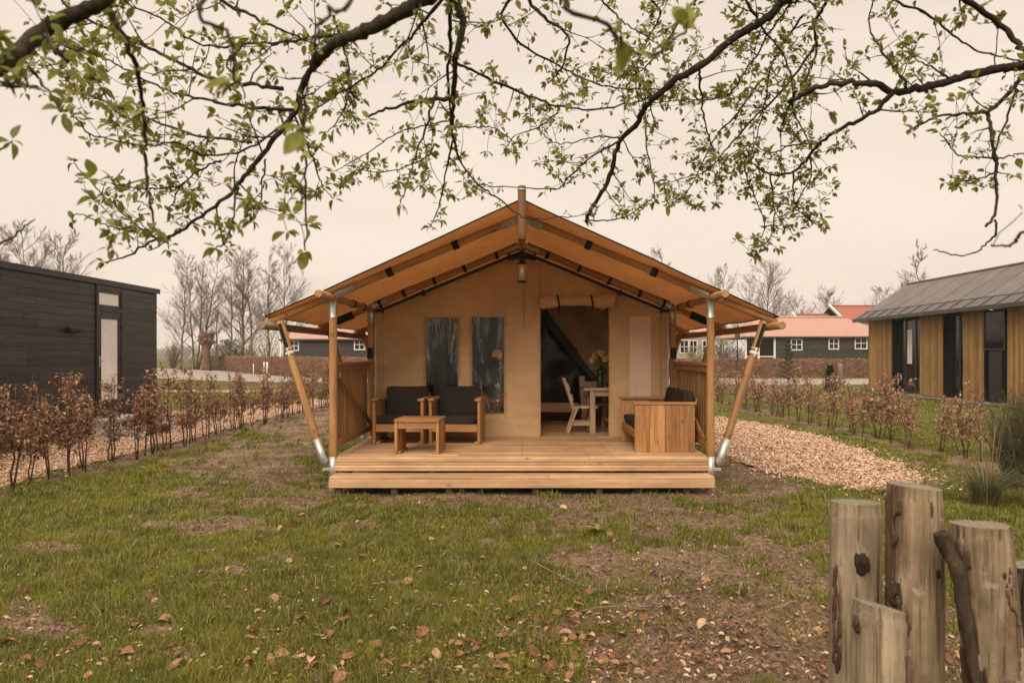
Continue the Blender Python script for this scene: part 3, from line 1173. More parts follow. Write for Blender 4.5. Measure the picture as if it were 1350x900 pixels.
# roof canvas
EX = 3.37
for s in (-1, 1):
    def roof(u, w, s=s):
        x = u * EX
        yf = 9.12 + (9.72 - 9.12) * u
        yb = 18.3
        yv = yf + (yb - yf) * w
        sag = 0
        for a_, b_ in ((Y0, Y1), (Y1, Y2), (Y2, Y3)):
            if a_ < yv < b_:
                sag = .045 * math.sin(math.pi * (yv - a_) / (b_ - a_)) * math.sin(math.pi * u)
        z = AP - SL * x + .075 - sag + .012 * mnoise.noise(Vector((x * 1.5, yv * 1.2, s)))
        if yv < Y0:
            z += .04 * (1 - u) * (Y0 - yv)
        return Vector((x * s, yv, z))
    mb = MB()
    mb.grid(roof, 22, 60)
    n1 = len(mb.v)
    ro = tm(mb, 'roof_canvas', 'roof_canvas')
    sm_ = ro.modifiers.new('thickness', 'SOLIDIFY')
    sm_.thickness = .006
    sm_.offset = 1
    edge = [roof(t / 16, 0) + Vector((0, -.004, 0)) for t in range(17)]
    tm(MB().tube(edge, .010, 6), 'roof_piping', 'black', None)
    edge = [roof(1, t / 30) for t in range(31)]
    tm(MB().tube(edge, .012, 6), 'roof_hem', 'webbing', None)
# inner ceiling lining, out of sight, added to keep roof light from the room
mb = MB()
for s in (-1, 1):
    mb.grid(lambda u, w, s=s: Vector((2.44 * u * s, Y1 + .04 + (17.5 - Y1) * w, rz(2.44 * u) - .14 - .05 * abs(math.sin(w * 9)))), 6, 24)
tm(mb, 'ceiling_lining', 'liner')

# front wall with the window and door openings cut out
WX = 2.44
cols = [-WX, -1.595, -1.055, -.83, -.29, .31, 1.44, 1.79, 2.14, WX]
rows = [DZ + .005, .81, 2.40, 2.63]
holes = [(-1.595, -1.055, .81, 2.40), (-.83, -.29, .81, 2.41), (.31, 1.44, DZ, 2.63)]


def top_at(x):
    return rz(x) - .115


def fwall(x, z):
    return Y1 + .02 * mnoise.noise(Vector((x * 1.6, z * 1.3, 2.))) + .007 * mnoise.noise(Vector((x * 5, z * 3, 7.))) + .024 * (1 - abs(mnoise.noise(Vector((x * 2.2 + z * 1.7, z * 2.2 - x * 1.2, 4.))) * 2)) ** 3 \
        + (.012 * math.sin(x * 9 + z * 6) * max(0, (.85 - z) / .42))


mb = MB()


def panel(x0, x1, z0, z1f):
    nu = max(2, int((x1 - x0) / .06))
    nv = max(2, int((z1f((x0 + x1) / 2) - z0) / .06))

    def fn(u, w):
        x = x0 + (x1 - x0) * u
        z = z0 + (z1f(x) - z0) * w
        return Vector((x, fwall(x, z), z))
    mb.grid(fn, nu, nv)


for x0, x1 in zip(cols[:-1], cols[1:]):
    if x0 == -1.595 or x0 == -.83:
        panel(x0, x1, DZ + .003, lambda x: .81)
        panel(x0, x1, 2.40, top_at)
    elif x0 == .31:
        panel(x0, x1, 2.61, top_at)
    else:
        panel(x0, x1, DZ + .003, top_at)
tm(mb, 'front_wall', 'canvas')
# seam tapes and zip lines stitched on the wall
for x, z0, z1 in ((.30, .45, 3.3), (-.30 + .33, 2.2, 3.4), (-2.3, .45, 2.5), (2.3, .45, 2.5), (1.45, .45, 2.6), (-1.62, .6, 2.43), (-1.03, .6, 2.43), (-.855, .6, 2.43), (-.265, .6, 2.43)):
    pts = [Vector((x, fwall(x, z0 + (z1 - z0) * t / 12) - .004, z0 + (z1 - z0) * t / 12)) for t in range(13)]
    mb = MB()
    for a_, b_ in zip(pts[:-1], pts[1:]):
        mb.bar(a_, b_, .022, .004, (0, 1, 0), .001)
    tm(mb, 'seam_tape', 'canvas_seam')
mb = MB()
for a_, b_ in ((-2.4, .29), (1.46, 2.4)):          # mud skirt fold along the foot of the wall
    mb.grid(lambda u, w, a_=a_, b_=b_: Vector((a_ + (b_ - a_) * u, Y1 - .015 - .022 * w - .018 * abs(mnoise.noise(Vector((u * (b_ - a_) * 3, w * 2, 5)))) * (1 - w * .3), .72 - .285 * w)), 60, 8)
tm(mb, 'mud_skirt', 'canvas')
# side walls and back wall
mb = MB()
for s in (-1, 1):
    mb.grid(lambda u, w, s=s: Vector((WX * s + .02 * mnoise.noise(Vector((u * 6, w * 3, s))), Y1 + (17.55 - Y1) * u, DZ + (rz(WX) - .1 - DZ) * w)), 30, 12)
tm(mb, 'side_wall', 'canvas')
mb = MB()
mb.grid(lambda u, w: Vector((-WX + 2 * WX * u, 17.55, DZ + (rz(-WX + 2 * WX * u) - .1 - DZ) * w)), 30, 14)
tm(mb, 'back_wall', 'canvas')


# clear windows: crumpled vinyl
def pvc(x0, x1, z0, z1, sd):
    mb = MB()

    def fn(u, w):
        x, z = x0 - .012 + (x1 - x0 + .024) * u, z0 - .012 + (z1 - z0 + .024) * w
        q = Vector((x * 3.3 + z * 1.6, z * 2.6 - x * 1.5, sd))
        d = .006 * mnoise.noise(q * .6)
        return Vector((x, Y1 + .018 + d, z))
    mb.grid(fn, 34, 90)
    o = tm(mb, 'window', 'pvc')
    return o


pvc(-1.595, -1.055, .81, 2.40, 3.1)
pvc(-.83, -.29, .81, 2.41, 8.4)
for x0, x1, z0, z1 in ((-1.595, -1.055, .81, 2.40), (-.83, -.29, .81, 2.41)):   # stitched hem round each clear window
    ring_ = [(x0 + (x1 - x0) * t / 10, z1) for t in range(11)] + [(x1, z1 + (z0 - z1) * t / 24) for t in range(1, 25)] + [(x1 + (x0 - x1) * t / 10, z0) for t in range(1, 11)] + [(x0, z0 + (z1 - z0) * t / 24) for t in range(1, 25)]
    mb = MB()
    mb.tube([Vector((x_, fwall(x_, z_) - .004, z_)) for x_, z_ in ring_], .011, 5)
    tm(mb, 'window_hem', 'canvas_seam')
# closed lighter flap beside the door
mb = MB()
mb.grid(lambda u, w: Vector((1.785 + .355 * u, fwall(1.785 + .355 * u, .9 + 1.52 * w) - .012 - .004 * math.sin(u * 7 + w * 5), .9 + 1.52 * w)), 8, 24)
tm(mb, 'window_flap', 'flap_pink')
# rolled door curtain tied up above the opening
roll = []
rad = []
for t in range(25):
    u = t / 24
    roll.append((.29 + 1.24 * u, Y1 - .085, 2.645 + .03 * math.sin(u * 3.1) - .012 * abs(math.sin(u * 10)) + (.02 if u > .85 else 0)))
    rad.append(.085 + .018 * math.sin(u * 8 + 1) + (.02 if u > .8 else 0))
mb = MB().tube(roll, rad, 14, rough=.10)
tm(mb, 'rolled_flap', 'canvas')
for x in (.60, 1.15):
    mb = MB()
    mb.tube([(x - .014, Y1 - .085, 2.655), (x + .014, Y1 - .085, 2.66)], .108, 14)
    mb.bar((x, Y1 - .12, 2.58), (x + .01, Y1 - .1, 2.5), .02, .004, (0, 1, 0), .001)
    tm(mb, 'flap_tie', 'webbing')
# thin steel corner tubes at the wall edges
for s in (-1, 1):
    tm(MB().tube([(2.415 * s, Y1 - .035, .45), (2.415 * s, Y1 - .035, 2.45)], .011, 8), 'edge_tube', 'white')
# inner room: dark partition, clear panel, drawn-aside curtain
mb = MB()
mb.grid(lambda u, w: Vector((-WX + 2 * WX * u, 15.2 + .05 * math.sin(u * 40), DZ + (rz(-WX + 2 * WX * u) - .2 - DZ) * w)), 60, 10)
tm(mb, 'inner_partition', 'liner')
mb = MB()


def drape(u, w):
    # hangs from the ridge line; its lower edge runs diagonally down to the right
    xt = .33 + 1.75 * u
    zt = 2.9
    xb = .40 + 1.9 * u
    zb = 2.62 - 1.55 * min(1, u * 1.55) ** .9
    x = xt + (xb - xt) * w
    z = zt + (zb - zt) * w
    return Vector((x, 13.9 + .05 * math.sin(x * 11 + z * 5) + .12 * w, z + .03 * math.sin(w * 12 + u * 3)))


mb.grid(drape, 30, 20)
tm(mb, 'inner_curtain', 'curtain')
edge = [drape(t / 24, 1) + Vector((0, -.02, 0)) for t in range(25)]
mb = MB()
for a_, b_ in zip(edge[:-1], edge[1:]):
    mb.bar(a_, b_, .16, .01, (0, 1, 0), .002)
tm(mb, 'curtain_hem', 'black')
mb = MB()
mb.grid(lambda u, w: Vector((.36 + .75 * u, 14.6 + .012 * mnoise.noise(Vector((u * 3, w * 5, 1))), .86 + 1.75 * w)), 16, 30)
tm(mb, 'inner_window', 'dim_glass')
tm(MB().box(.2, 1.12, 14.55, 14.585, .66, .84, .01), 'partition_band', 'canvas')


# ------------------------------------------------------------------ railings
def railing(s, label):
    t = thing('porch_railing', label, 'railing', (2.5 * s, Y0 + .1, .5))
    O = Vector((2.5 * s, Y0 + .1, .5))
    L = Y1 - Y0 - .2
    MBb = lambda: MB()
    MBb().box(-.045, .045, 0, L, 1.13, 1.18, .008).build('top_rail', 'rail', t).rotation_euler = (0, 0, 0)
    MB().box(-.025, .025, .002, L - .002, 1.05, 1.129, .006).build('cross_rail', 'rail', t)
    MB().box(-.03, .03, 0, L, .045, .125, .006).build('bottom_rail', 'rail', t)
    mm = MB()
    n = 17
    for i in range(n):
        y = .03 + (L - .15) * i / (n - 1)
        x0 = (.028 if s < 0 else -.05)
        mm.box(x0 * 1 - (0.0 if s < 0 else 0), x0 + .022, y, y + .092, .04 + R.uniform(0, .01), 1.125, .004)
    # boards sit on the outer face of the rails
    o = mm.build('slats', 'rail', t)
    o.location.x = -.08 if s < 0 else .08
    b = MB()
    xx = .045 * -s
    b.bar((xx, .06, 1.02) if s < 0 else (xx, L - .06, 1.02), (xx, L - .06, .14) if s < 0 else (xx, .06, .14), .085, .028, (1, 0, 0), .004)
    b.build('diagonal_brace', 'rail', t)
    return t


railing(-1, 'slatted timber railing with diagonal brace beside the two armchairs')
railing(1, 'slatted timber railing with diagonal brace behind the plank-sided loveseat')


# ------------------------------------------------------------------ porch furniture
def seat(label, cat, name, w, d, loc, rzz, group=None):
    """chunky plank seat facing -Y in its own space, w wide, d deep"""
    t = thing(name, label, cat, loc, rzz, group)
    hs = .655
    for s in (-1, 1):
        mm = MB()
        n = 4 if w > 1 else 3
        pw = d / 4 if w > 1 else (d - .02) / 4
        for i in range(4):
            y0 = -d / 2 + i * (d / 4)
            mm.box(s * (w / 2 - .045), s * w / 2, y0 + .0012, y0 + d / 4 - .0012, .0, hs + R.uniform(-.001, 0), .004)
        mm.build('side_panel', 'pine_z', t)
        MB().box(s * (w / 2 - .085), s * (w / 2 + .012), -d / 2 - .025, d / 2 + .02, hs + .002, hs + .042, .007).build('armrest', 'pine_y', t)
        MB().box(s * (w / 2 - .047), s * (w / 2 - .095), -d / 2 + .05, d / 2 - .05, .0, .04, .004).build('runner', 'pine_y', t)
    iw = w / 2 - .047
    MB().box(-iw, iw, -d / 2 + .006, -d / 2 + .05, .19, .305, .005).build('seat_rail', 'pine_x', t)
    mm = MB()
    for i in range(5):
        y0 = -d / 2 + .06 + i * .125
        mm.box(-iw, iw, y0, y0 + .11, .265, .29, .003)
    mm.build('seat_slats', 'pine_x', t)
    T = Matrix.Translation((0, d / 2 - .06, .25)) @ Matrix.Rotation(math.radians(-11), 4, 'X')
    mm = MB()
    for i in range(3):
        mm.box(-iw, iw, -.012, .012, .05 + i * .16, .05 + i * .16 + .14, .003, T)
    mm.build('backrest', 'pine_x', t)
    nseat = 2 if w > 1.2 else 1
    cw = (2 * iw - .01) / nseat
    for k in range(nseat):
        cx = -iw + .005 + cw * (k + .5)
        MB().cushion(cx, -.03, .365, cw - .008, d - .12, .125, None, 12, 12.).build('seat_cushion', 'cushion', t)
        T2 = Matrix.Translation((cx, d / 2 - .165, .40)) @ Matrix.Rotation(math.radians(-13 + R.uniform(-2, 2)), 4, 'X') @ Matrix.Rotation(math.radians(R.uniform(-1.5, 1.5)), 4, 'Y')
        MB().cushion(0, 0, .225, cw - .012, .13, .46, T2, 12, 14.).build('back_cushion', 'cushion', t)
    return t


seat('plank armchair with charcoal cushions next to the railing, behind the coffee table', 'armchair', 'armchair', .78, .76, (-1.845, 11.53, DZ + .001), math.radians(-4), 'plank armchairs on the porch')
seat('plank armchair with charcoal cushions standing in front of the clear windows', 'armchair', 'armchair', .78, .76, (-1.0, 11.53, DZ + .001), math.radians(-2.5), 'plank armchairs on the porch')
seat('wide plank-sided loveseat with dark cushions, turned side-on by the door', 'sofa', 'loveseat', 1.42, .84, (1.99, 10.99, DZ + .001), math.radians(-90))

t = thing('coffee_table', 'low square plank coffee table in front of the armchairs', 'table', (-1.42, 10.36, DZ + .001), math.radians(-3))
mm = MB()
for i in range(4):
    mm.box(-.31, .31, -.30 + i * .15 + .001, -.30 + i * .15 + .149, .435, .475, .005)
mm.build('tabletop', 'pine_x', t)
for s in (-1, 1):
    mm = MB()
    for i in range(3):
        y0 = -.285 + i * .19
        mm.box(s * .265, s * .305, y0 + .001, y0 + .189, 0, .434, .004)
    mm.build('leg_panel', 'pine_z', t)
    MB().box(s * .23, s * .263, -.25, .25, 0, .035, .004).build('runner', 'pine_y', t)
for yy in (-.28, .24):
    MB().box(-.263, .263, yy, yy + .04, .345, .433, .004).build('apron', 'pine_x', t)

# ------------------------------------------------------------------ inside the tent
t = thing('dining_table', 'chunky pale wood dining table seen through the tent door', 'table', (1.85, 13.1, DZ))
mm = MB()
for i in range(4):
    mm.box(-.78, .78, -.36 + i * .18 + .001, -.36 + i * .18 + .179, .735, .785, .005)
mm.build('tabletop', 'bench_x', t)
for sx in (-1, 1):
    for sy in (-1, 1):
        MB().box(sx * .63 - .045, sx * .63 + .045, sy * .29 - .045, sy * .29 + .045, 0, .734, .005).build('leg', 'bench_z', t)
MB().box(-.58, .58, -.30, -.27, .64, .733, .004).build('apron', 'bench_x', t)
MB().box(-.58, .58, .27, .30, .64, .733, .004).build('apron', 'bench_x', t)


def dchair(label, loc, rzz):
    t = thing('dining_chair', label, 'chair', loc, rzz, 'dining chairs inside the tent')
    # faces +X: raked back at -X
    for s in (-1, 1):
        MB().bar((-.16, s * .20, .40), (-.33, s * .20, .95), .04, .10, (0, 1, 0)).build('back_post', 'bench_z', t)
        MB().bar((-.10, s * .20, .455), (-.27, s * .20, 0), .04, .09, (0, 1, 0)).build('leg', 'bench_z', t)
        MB().box(.13, .21, s * .18, s * .22, 0, .43, .004).build('leg', 'bench_z', t)
        MB().box(-.2, .2, s * .155, s * .178, .13, .20, .004).build('stretcher', 'bench_x', t)
    mm = MB()
    for i in range(3):
        mm.box(-.18 + i * .145, -.18 + i * .145 + .14, -.225, .225, .432, .468, .004)
    mm.build('seat', 'bench_y', t)
    for z0 in (.62, .80):
        zz = (z0 - .40) / .55
        MB().bar((-.16 - .17 * zz + .035, -.24, z0), (-.16 - .17 * zz + .035, .24, z0), .022, .12, (-.3, 0, 1)).build('back_slat', 'bench_y', t)
    return t


dchair('pale wood dining chair with raked back, on the near side of the table', (1.06, 12.98, DZ), 0.)
dchair('pale wood dining chair mostly hidden behind the tent table leg', (1.38, 13.62, DZ), math.radians(-80))
vs = thing('vase', 'dark green glass vase standing on the dining table', 'vase', (1.375, 12.95, DZ + .786))
mm = MB()
mm.tube([(0, 0, 0), (0, 0, .01), (0, 0, .14), (0, 0, .26), (0, 0, .30), (0, 0, .305), (0, 0, .29), (0, 0, .03)], [.05, .062, .068, .058, .064, .058, .05, .05], 18)
k = NT('vase_glass')
k.b.inputs['Base Color'].default_value = (.022, .035, .012, 1)
k.b.inputs['Roughness'].default_value = .06
k.b.inputs['Specular IOR Level'].default_value = .7
M['vase_glass'] = k.m
mm.build('glass_body', 'vase_glass', vs)
bq = thing('bouquet', 'bunch of pale yellow flowers in the vase', 'flowers', (1.375, 12.95, DZ + 1.08))
bq.scale = (1.2, 1.2, 1.15)
heads, stems, leaves = MB(), MB(), MB()
for i in range(34):
    a = R.uniform(0, 6.28)
    e = R.uniform(.0, 1.0) ** .6
    c = Vector((math.cos(a) * .155 * e, math.sin(a) * .155 * e, .12 + .16 * (1 - e * e) + R.uniform(-.02, .02)))
    stems.tube([(R.uniform(-.02, .02), R.uniform(-.02, .02), -.12), c * .6, c], .0035, 5)
    ax = (c - Vector((0, 0, -.05))).normalized()
    heads.tube([c - ax * .012, c, c + ax * .016, c + ax * .024], [.012, .026, .020, .006], 8)
    for lay, (np_, ll, tilt) in enumerate(((9, .056, .25), (8, .044, .8), (6, .028, 1.6))):
        for j in range(np_):
            b = 6.283 * j / np_ + lay
            x = ax.cross(Vector((0, 0, 1)) if abs(ax.z) < .9 else Vector((1, 0, 0))).normalized()
            yv = ax.cross(x)
            d = (x * math.cos(b) + yv * math.sin(b) + ax * tilt).normalized()
            heads.leaf(c, d, ax, ll, .018, .2, -.3)
for i in range(34):
    a = R.uniform(0, 6.28)
    rr = R.uniform(.03, .2)
    leaves.leaf((math.cos(a) * rr * .5, math.sin(a) * rr * .5, R.uniform(-.04, .07)), (math.cos(a), math.sin(a), R.uniform(-.4, .3)), (0, 0, 1), R.uniform(.05, .11), .03)
heads.build('petals', 'petal', bq)
stems.build('stems', 'bush_green', bq)
leaves.build('leaves', 'bush_green', bq)

t = thing('bed', 'low wooden bed with pale bedding behind the clear windows', 'bed', (-.55, 14.3, DZ))
MB().box(-.75, .75, -.55, .55, .12, .32, .01).build('frame', 'bench_x', t)
for sx in (-1, 1):
    for sy in (-1, 1):
        MB().box(sx * .68 - .04, sx * .68 + .04, sy * .48 - .04, sy * .48 + .04, 0, .119, .005).build('leg', 'bench_z', t)
MB().cushion(0, 0, .42, 1.44, 1.06, .19, None, 12).build('mattress', 'white', t)
MB().cushion(.35, .2, .56, .5, .36, .13, None, 10).build('pillow', 'white', t)

# lit pendant that glows through the clear window
lp = thing('pendant_lamp', 'lit orange pendant lamp glowing behind the clear window', 'lamp', (-.46, 13.6, 1.75))
mm = MB()
mm.tube([(0, 0, .13), (0, 0, .12), (0, 0, .07), (0, 0, .02), (0, 0, -.01)], [.02, .05, .085, .095, .08], 16, cap=False)
k = NT('lamp_shade_glow')
k.b.inputs['Base Color'].default_value = (.5, .16, .04, 1)
k.b.inputs['Emission Color'].default_value = (1, .27, .05, 1)
k.b.inputs['Emission Strength'].default_value = .35
M['lamp_shade_glow'] = k.m
mm.build('shade', 'lamp_shade_glow', lp)
MB().tube([(0, 0, .13), (0, 0, 1.45)], .004, 6).build('cord', 'black', lp)
ld = bpy.data.lights.new('lamp_bulb', 'POINT')
ld.energy = 6
ld.color = (1, .5, .2)
ld.shadow_soft_size = .05
lo_ = bpy.data.objects.new('lamp_bulb', ld)
COL.objects.link(lo_)
lo_.parent = lp
lo_.location = (0, 0, .03)

# porch lantern
pl = thing('porch_lamp', 'brushed metal cylinder lamp hanging under the porch ridge', 'lamp', (0, 11.2, 3.47))
MB().tube([(0, 0, -.31), (0, 0, 0)], .004, 6).build('cord', 'black', pl)
MB().tube([(0, 0, -.32), (0, 0, -.315), (0, 0, -.30)], [.05, .074, .074], 20).build('cap', 'black', pl)
mm = MB()
mm.tube([(0, 0, -.57), (0, 0, -.565), (0, 0, -.33), (0, 0, -.321)], [.068, .074, .074, .07], 24)
mm.build('cylinder', 'brushed', pl)
MB().tube([(0, 0, -.59), (0, 0, -.572)], [.06, .076], 24).build('bottom_ring', 'black', pl)
# ------------------------------------------------------------------ black cabin (its wall runs straight away from us at X = -9.4)
XC = -9.4
cab = thing('cabin', 'black timber clad cabin with flat roof and tall narrow glazed door', 'cabin', (-11.4, 14, 0))
CO = Vector((-11.4, 14, 0))


def cm(m, name, mat, parent=None):
    o = m.build(name, mat, parent or cab)
    if parent is None:
        o.location = -CO
    return o


cz0, cz1 = .38, 3.36
d0, d1 = 16.36, 17.32
mm = MB()
nb = 20
bh = (cz1 - cz0) / nb
for i in range(nb):
    z = cz0 + i * bh
    runs = [(8.6, d0 - .06), (d1 + .06, 19.05)]
    for a_, b_ in runs:
        cuts = [a_] + [q for q in (11.4 + R.uniform(-.8, .8), 14.1 + R.uniform(-.8, .8)) if a_ < q < b_ - .3] + [b_]
        for c_, e_ in zip(cuts[:-1], cuts[1:]):
            mm.box(XC - .03, XC + R.uniform(-.002, .002), c_ + .001, e_ - .001, z + .0015, z + bh - .0015, .004)
mm.box(-14.2, XC - .031, 8.6, 19.05, cz0, cz1, .01)
cm(mm, 'wall', 'char_wood')
mm = MB()
mm.box(-14.3, XC + .05, 8.5, 19.10, cz1 + .002, cz1 + .10, .01)
mm.box(XC + .052, XC + .065, 8.5, 19.10, cz1 - .01, cz1 + .115, .003)
cm(mm, 'roof', 'dark_frame')
mm = MB()
mm.box(XC - .02, XC + .03, d0 - .055, d0 - .002, cz0, cz1, .004)
mm.box(XC - .02, XC + .03, d1 + .002, d1 + .055, cz0, cz1, .004)
mm.box(XC - .02, XC + .026, d0, d1, 3.24, cz1, .004)
mm.box(XC - .02, XC + .026, d0, d1, 2.76, 2.85, .004)
cm(mm, 'door_frame', 'dark_frame')
wf = MB()
wf.box(XC - .03, XC + .012, d0 + .002, d1 - .002, 2.852, 2.91, .004)
wf.box(XC - .03, XC + .012, d0 + .002, d1 - .002, 3.18, 3.238, .004)
wf.box(XC - .03, XC + .012, d0 + .002, d0 + .07, 2.912, 3.178, .004)
wf.box(XC - .03, XC + .012, d1 - .07, d1 - .002, 2.912, 3.178, .004)
wfo = cm(wf, 'transom_window', 'dark_frame')
cm(MB().box(XC - .02, XC - .006, d0 + .072, d1 - .072, 2.913, 3.177, .002), 'pane', 'frosted', wfo)
dr = MB()
dr.box(XC - .03, XC + .016, d0 + .003, d0 + .145, .62, 2.755, .004)
dr.box(XC - .03, XC + .016, d1 - .12, d1 - .003, .62, 2.755, .004)
dr.box(XC - .03, XC + .016, d0 + .147, d1 - .122, 2.60, 2.755, .004)
dr.box(XC - .03, XC + .016, d0 + .147, d1 - .122, .62, .76, .004)
dro = cm(dr, 'door', 'dark_frame')
cm(MB().box(XC - .015, XC - .004, d0 + .148, d1 - .123, .762, 2.598, .002), 'pane', 'frosted', dro)
hm = MB()
hm.box(XC + .017, XC + .03, d0 + .05, d0 + .085, 1.52, 1.76, .004)
hm.tube([(XC + .02, d0 + .07, 1.66), (XC + .07, d0 + .07, 1.66), (XC + .075, d0 + .20, 1.66)], .010, 8)
cm(hm, 'handle', 'steel', dro)
for z in (.95, 1.7, 2.45):
    cm(MB().tube([(XC + .03, d1 - .01, z - .06), (XC + .03, d1 - .01, z + .06)], .022, 8), 'hinge', 'black', dro)
lm = MB()
lm.box(XC + .001, XC + .03, 15.25, 15.62, 2.24, 2.37, .006)
lm.box(XC + .02, XC + .13, 15.22, 15.65, 2.26, 2.35, .015)
cm(lm, 'wall_light', 'black')
mm = MB()
mm.box(-14.1, XC - .12, 8.7, 18.95, 0, cz0 - .002, .005)
cm(mm, 'plinth', 'soil_dark')
for o_ in bpy.data.objects:                        # sub-parts share the parent's frame
    pass

st = thing('doorstep', 'weathered grey timber doorstep below the black cabin door', 'step', (-8.75, 16.7, 0))
so = Vector((-8.75, 16.7, 0))


def sm2(m, name):
    o = m.build(name, 'old_grey_l', st)
    o.location = -so
    return o


M['old_grey_l'] = surf('old_grey_l', (.48, .43, .38), (.64, .58, .52), 2.2, (9, .6, 9), .85, .2, .4, 7, .005, island=.3, fine=.25)
mm = MB()
for i in range(4):
    mm.box(-9.30 + i * .15, -9.30 + i * .15 + .14, 16.1, 17.5, .34, .385, .006)
sm2(mm, 'upper_tread')
mm = MB()
for i in range(3):
    mm.box(-8.66 + i * .15, -8.66 + i * .15 + .14, 16.0, 17.6, .15, .195, .006)
sm2(mm, 'lower_tread')
for y in (16.05, 17.38):
    mm = MB()
    mm.bar((-9.32, y, .33), (-8.15, y, .03), .09, .16, (0, 0, 1), .006)
    mm.box(-9.3, -8.72, y - .04, y + .04, 0, .338, .005)
    sm2(mm, 'side_beam')
mm = MB()
rails = [(-9.75, 19.5, 0), (-9.75, 19.5, .86), (-9.6, 19.5, .9), (-8.85, 19.5, .9), (-8.7, 19.5, .82), (-8.62, 19.5, .6), (-8.6, 19.5, 0)]
fr = thing('bike_rail', 'dark hooped metal rail at the far corner of the black cabin', 'rail', (-9.2, 19.5, 0))
mm.tube(crom(rails, 5), .022, 8)
o = mm.build('hoop', 'dark_frame', fr)
o.location = (9.2, -19.5, 0)
mm = MB()
for i in range(6):
    x = -9.6 + i * .17
    mm.tube([(x, 19.5, .0), (x, 19.5, .88)], .008, 6)
mm.tube([(-9.75, 19.5, .18), (-8.6, 19.5, .18)], .012, 6)
o = mm.build('bars', 'dark_frame', fr)
o.location = (9.2, -19.5, 0)

# ------------------------------------------------------------------ ochre house (facade at X = 16.7)
XH = 16.7
hs = thing('lodge', 'ochre board lodge with grey panel roof and tall black windows', 'house', (20, 30, 0))
HO = Vector((20, 30, 0))


def hm_(m, name, mat, parent=None):
    o = m.build(name, mat, parent or hs)
    if parent is None:
        o.location = -HO
    return o


hz = 3.42
open_ = [(33.4, 31.05), (29.35, 28.0), (26.75, 25.45)]       # far -> near
segs = [(35.6, 33.4), (31.05, 29.35), (28.0, 26.75), (25.45, 19.0)]
for a_, b_ in segs:
    mm = MB()
    n = int((a_ - b_) / .135)
    w = (a_ - b_) / n
    for i in range(n):
        y = b_ + i * w
        mm.box(XH, XH + .022 + (.012 if i % 2 else 0), y + .002, y + w - .002, .12, hz, .004)
    hm_(mm, 'cladding', 'ochre')
mm = MB()
mm.box(XH + .002, 24.5, 35.6, 35.63, .12, hz, .004)
mm.add([(XH, 35.62, hz), (24.5, 35.62, hz), (18.75, 35.62, 5.03)], [(0, 1, 2)])
hm_(mm, 'gable_cladding', 'ochre')
mm = MB()
mm.box(XH + .32, 24.3, 19.0, 35.55, .1, hz - .05, .01)
for a_, b_ in segs:
    mm.box(XH + .04, XH + .318, b_ + .01, a_ - .01, .1, hz - .05, .004)
hm_(mm, 'core_wall', 'dark_frame')
mm = MB()
mm.box(XH + .03, 24.4, 19.0, 35.58, 0, .10, .01)
hm_(mm, 'plinth', 'stone')


def hwin(y0, y1, z0, z1, doors, nm='window', fx=.1):
    mm = MB()
    f = .075
    mm.box(XH + fx, XH + fx + .07, y0, y0 + f, z0, z1, .005)
    mm.box(XH + fx, XH + fx + .07, y1 - f, y1, z0, z1, .005)
    mm.box(XH + fx, XH + fx + .07, y0 + f + .001, y1 - f - .001, z1 - f, z1, .005)
    mm.box(XH + fx, XH + fx + .07, y0 + f + .001, y1 - f - .001, z0, z0 + f, .005)
    for q in doors:
        mm.box(XH + fx + .001, XH + fx + .066, y0 + (y1 - y0) * q - .06, y0 + (y1 - y0) * q + .06, z0 + f + .001, z1 - f - .001, .005)
    w = hm_(mm, nm, 'dark_frame')
    hm_(MB().box(XH + fx + .03, XH + fx + .045, y0 + f, y1 - f, z0 + f, z1 - f, .002), 'pane', 'house_glass', w)
    return w


k = NT('house_glass')
k.b.inputs['Base Color'].default_value = (.012, .012, .012, 1)
k.b.inputs['Roughness'].default_value = .06
k.b.inputs['Specular IOR Level'].default_value = .35
v = k.coords((1, 1, 1), False)
k.l(k.bump(k.noise(v, .8, 2), .08, .05), k.b.inputs['Normal'])
M['house_glass'] = k.m
w1 = hwin(31.1, 33.35, .12, hz - .02, [.32, .68], 'glazed_door', .24)
hwin(28.05, 29.3, .12, hz - .02, [.45], 'glazed_door', .24)
hwin(25.5, 26.7, 1.95, hz - .05, [], 'window', -.05)
hm_(MB().box(XH + .0, XH + .03, 25.75, 26.45, .12, 1.93, .004), 'lower_panel', 'dark_frame')
# thin pale slab that stands in for the reflection in the first door's pane
hm_(MB().box(XH + .262, XH + .268, 32.15, 32.55, 1.4, 2.9, .002), 'pane_reflection', 'white', w1)
mm = MB()
for s_, (xa, za, xb, zb) in enumerate([(16.15, 3.50, 18.75, 5.18)]):
    n = 12
    for i in range(n):
        y0, y1 = 17.5 + i * (36.0 - 17.5) / n, 17.5 + (i + 1) * (36.0 - 17.5) / n
        T = None
        a_, b_ = Vector((xa + .55, (y0 + y1) / 2, za + .355)), Vector((xb, (y0 + y1) / 2, zb + .0))
        mm.bar(a_, b_, (y1 - y0) - .07, .05, (0, 0, 1), .006)
roof = hm_(mm, 'roof', 'roof_metal')
mm = MB()
mm.bar(Vector((18.75, 26.75, 5.17)), Vector((24.9, 26.75, 3.45)), 18.5, .05, (0, 0, 1), .006)
hm_(mm, 'rear_roof', 'roof_metal')
mm = MB()
mm.bar(Vector((16.15, 26.75, 3.46)), Vector((18.76, 26.75, 5.10)), 18.5, .09, (0, 0, 1), .006)
for i in range(20):
    y = 17.6 + i * .95
    mm.bar(Vector((16.16, y, 3.525)), Vector((16.74, y, 3.89)), .03, .05, (0, 0, 1), .003)
mm.box(16.08, 16.16, 17.5, 36.0, 3.36, 3.52, .008)
hm_(mm, 'eave', 'eave_metal')
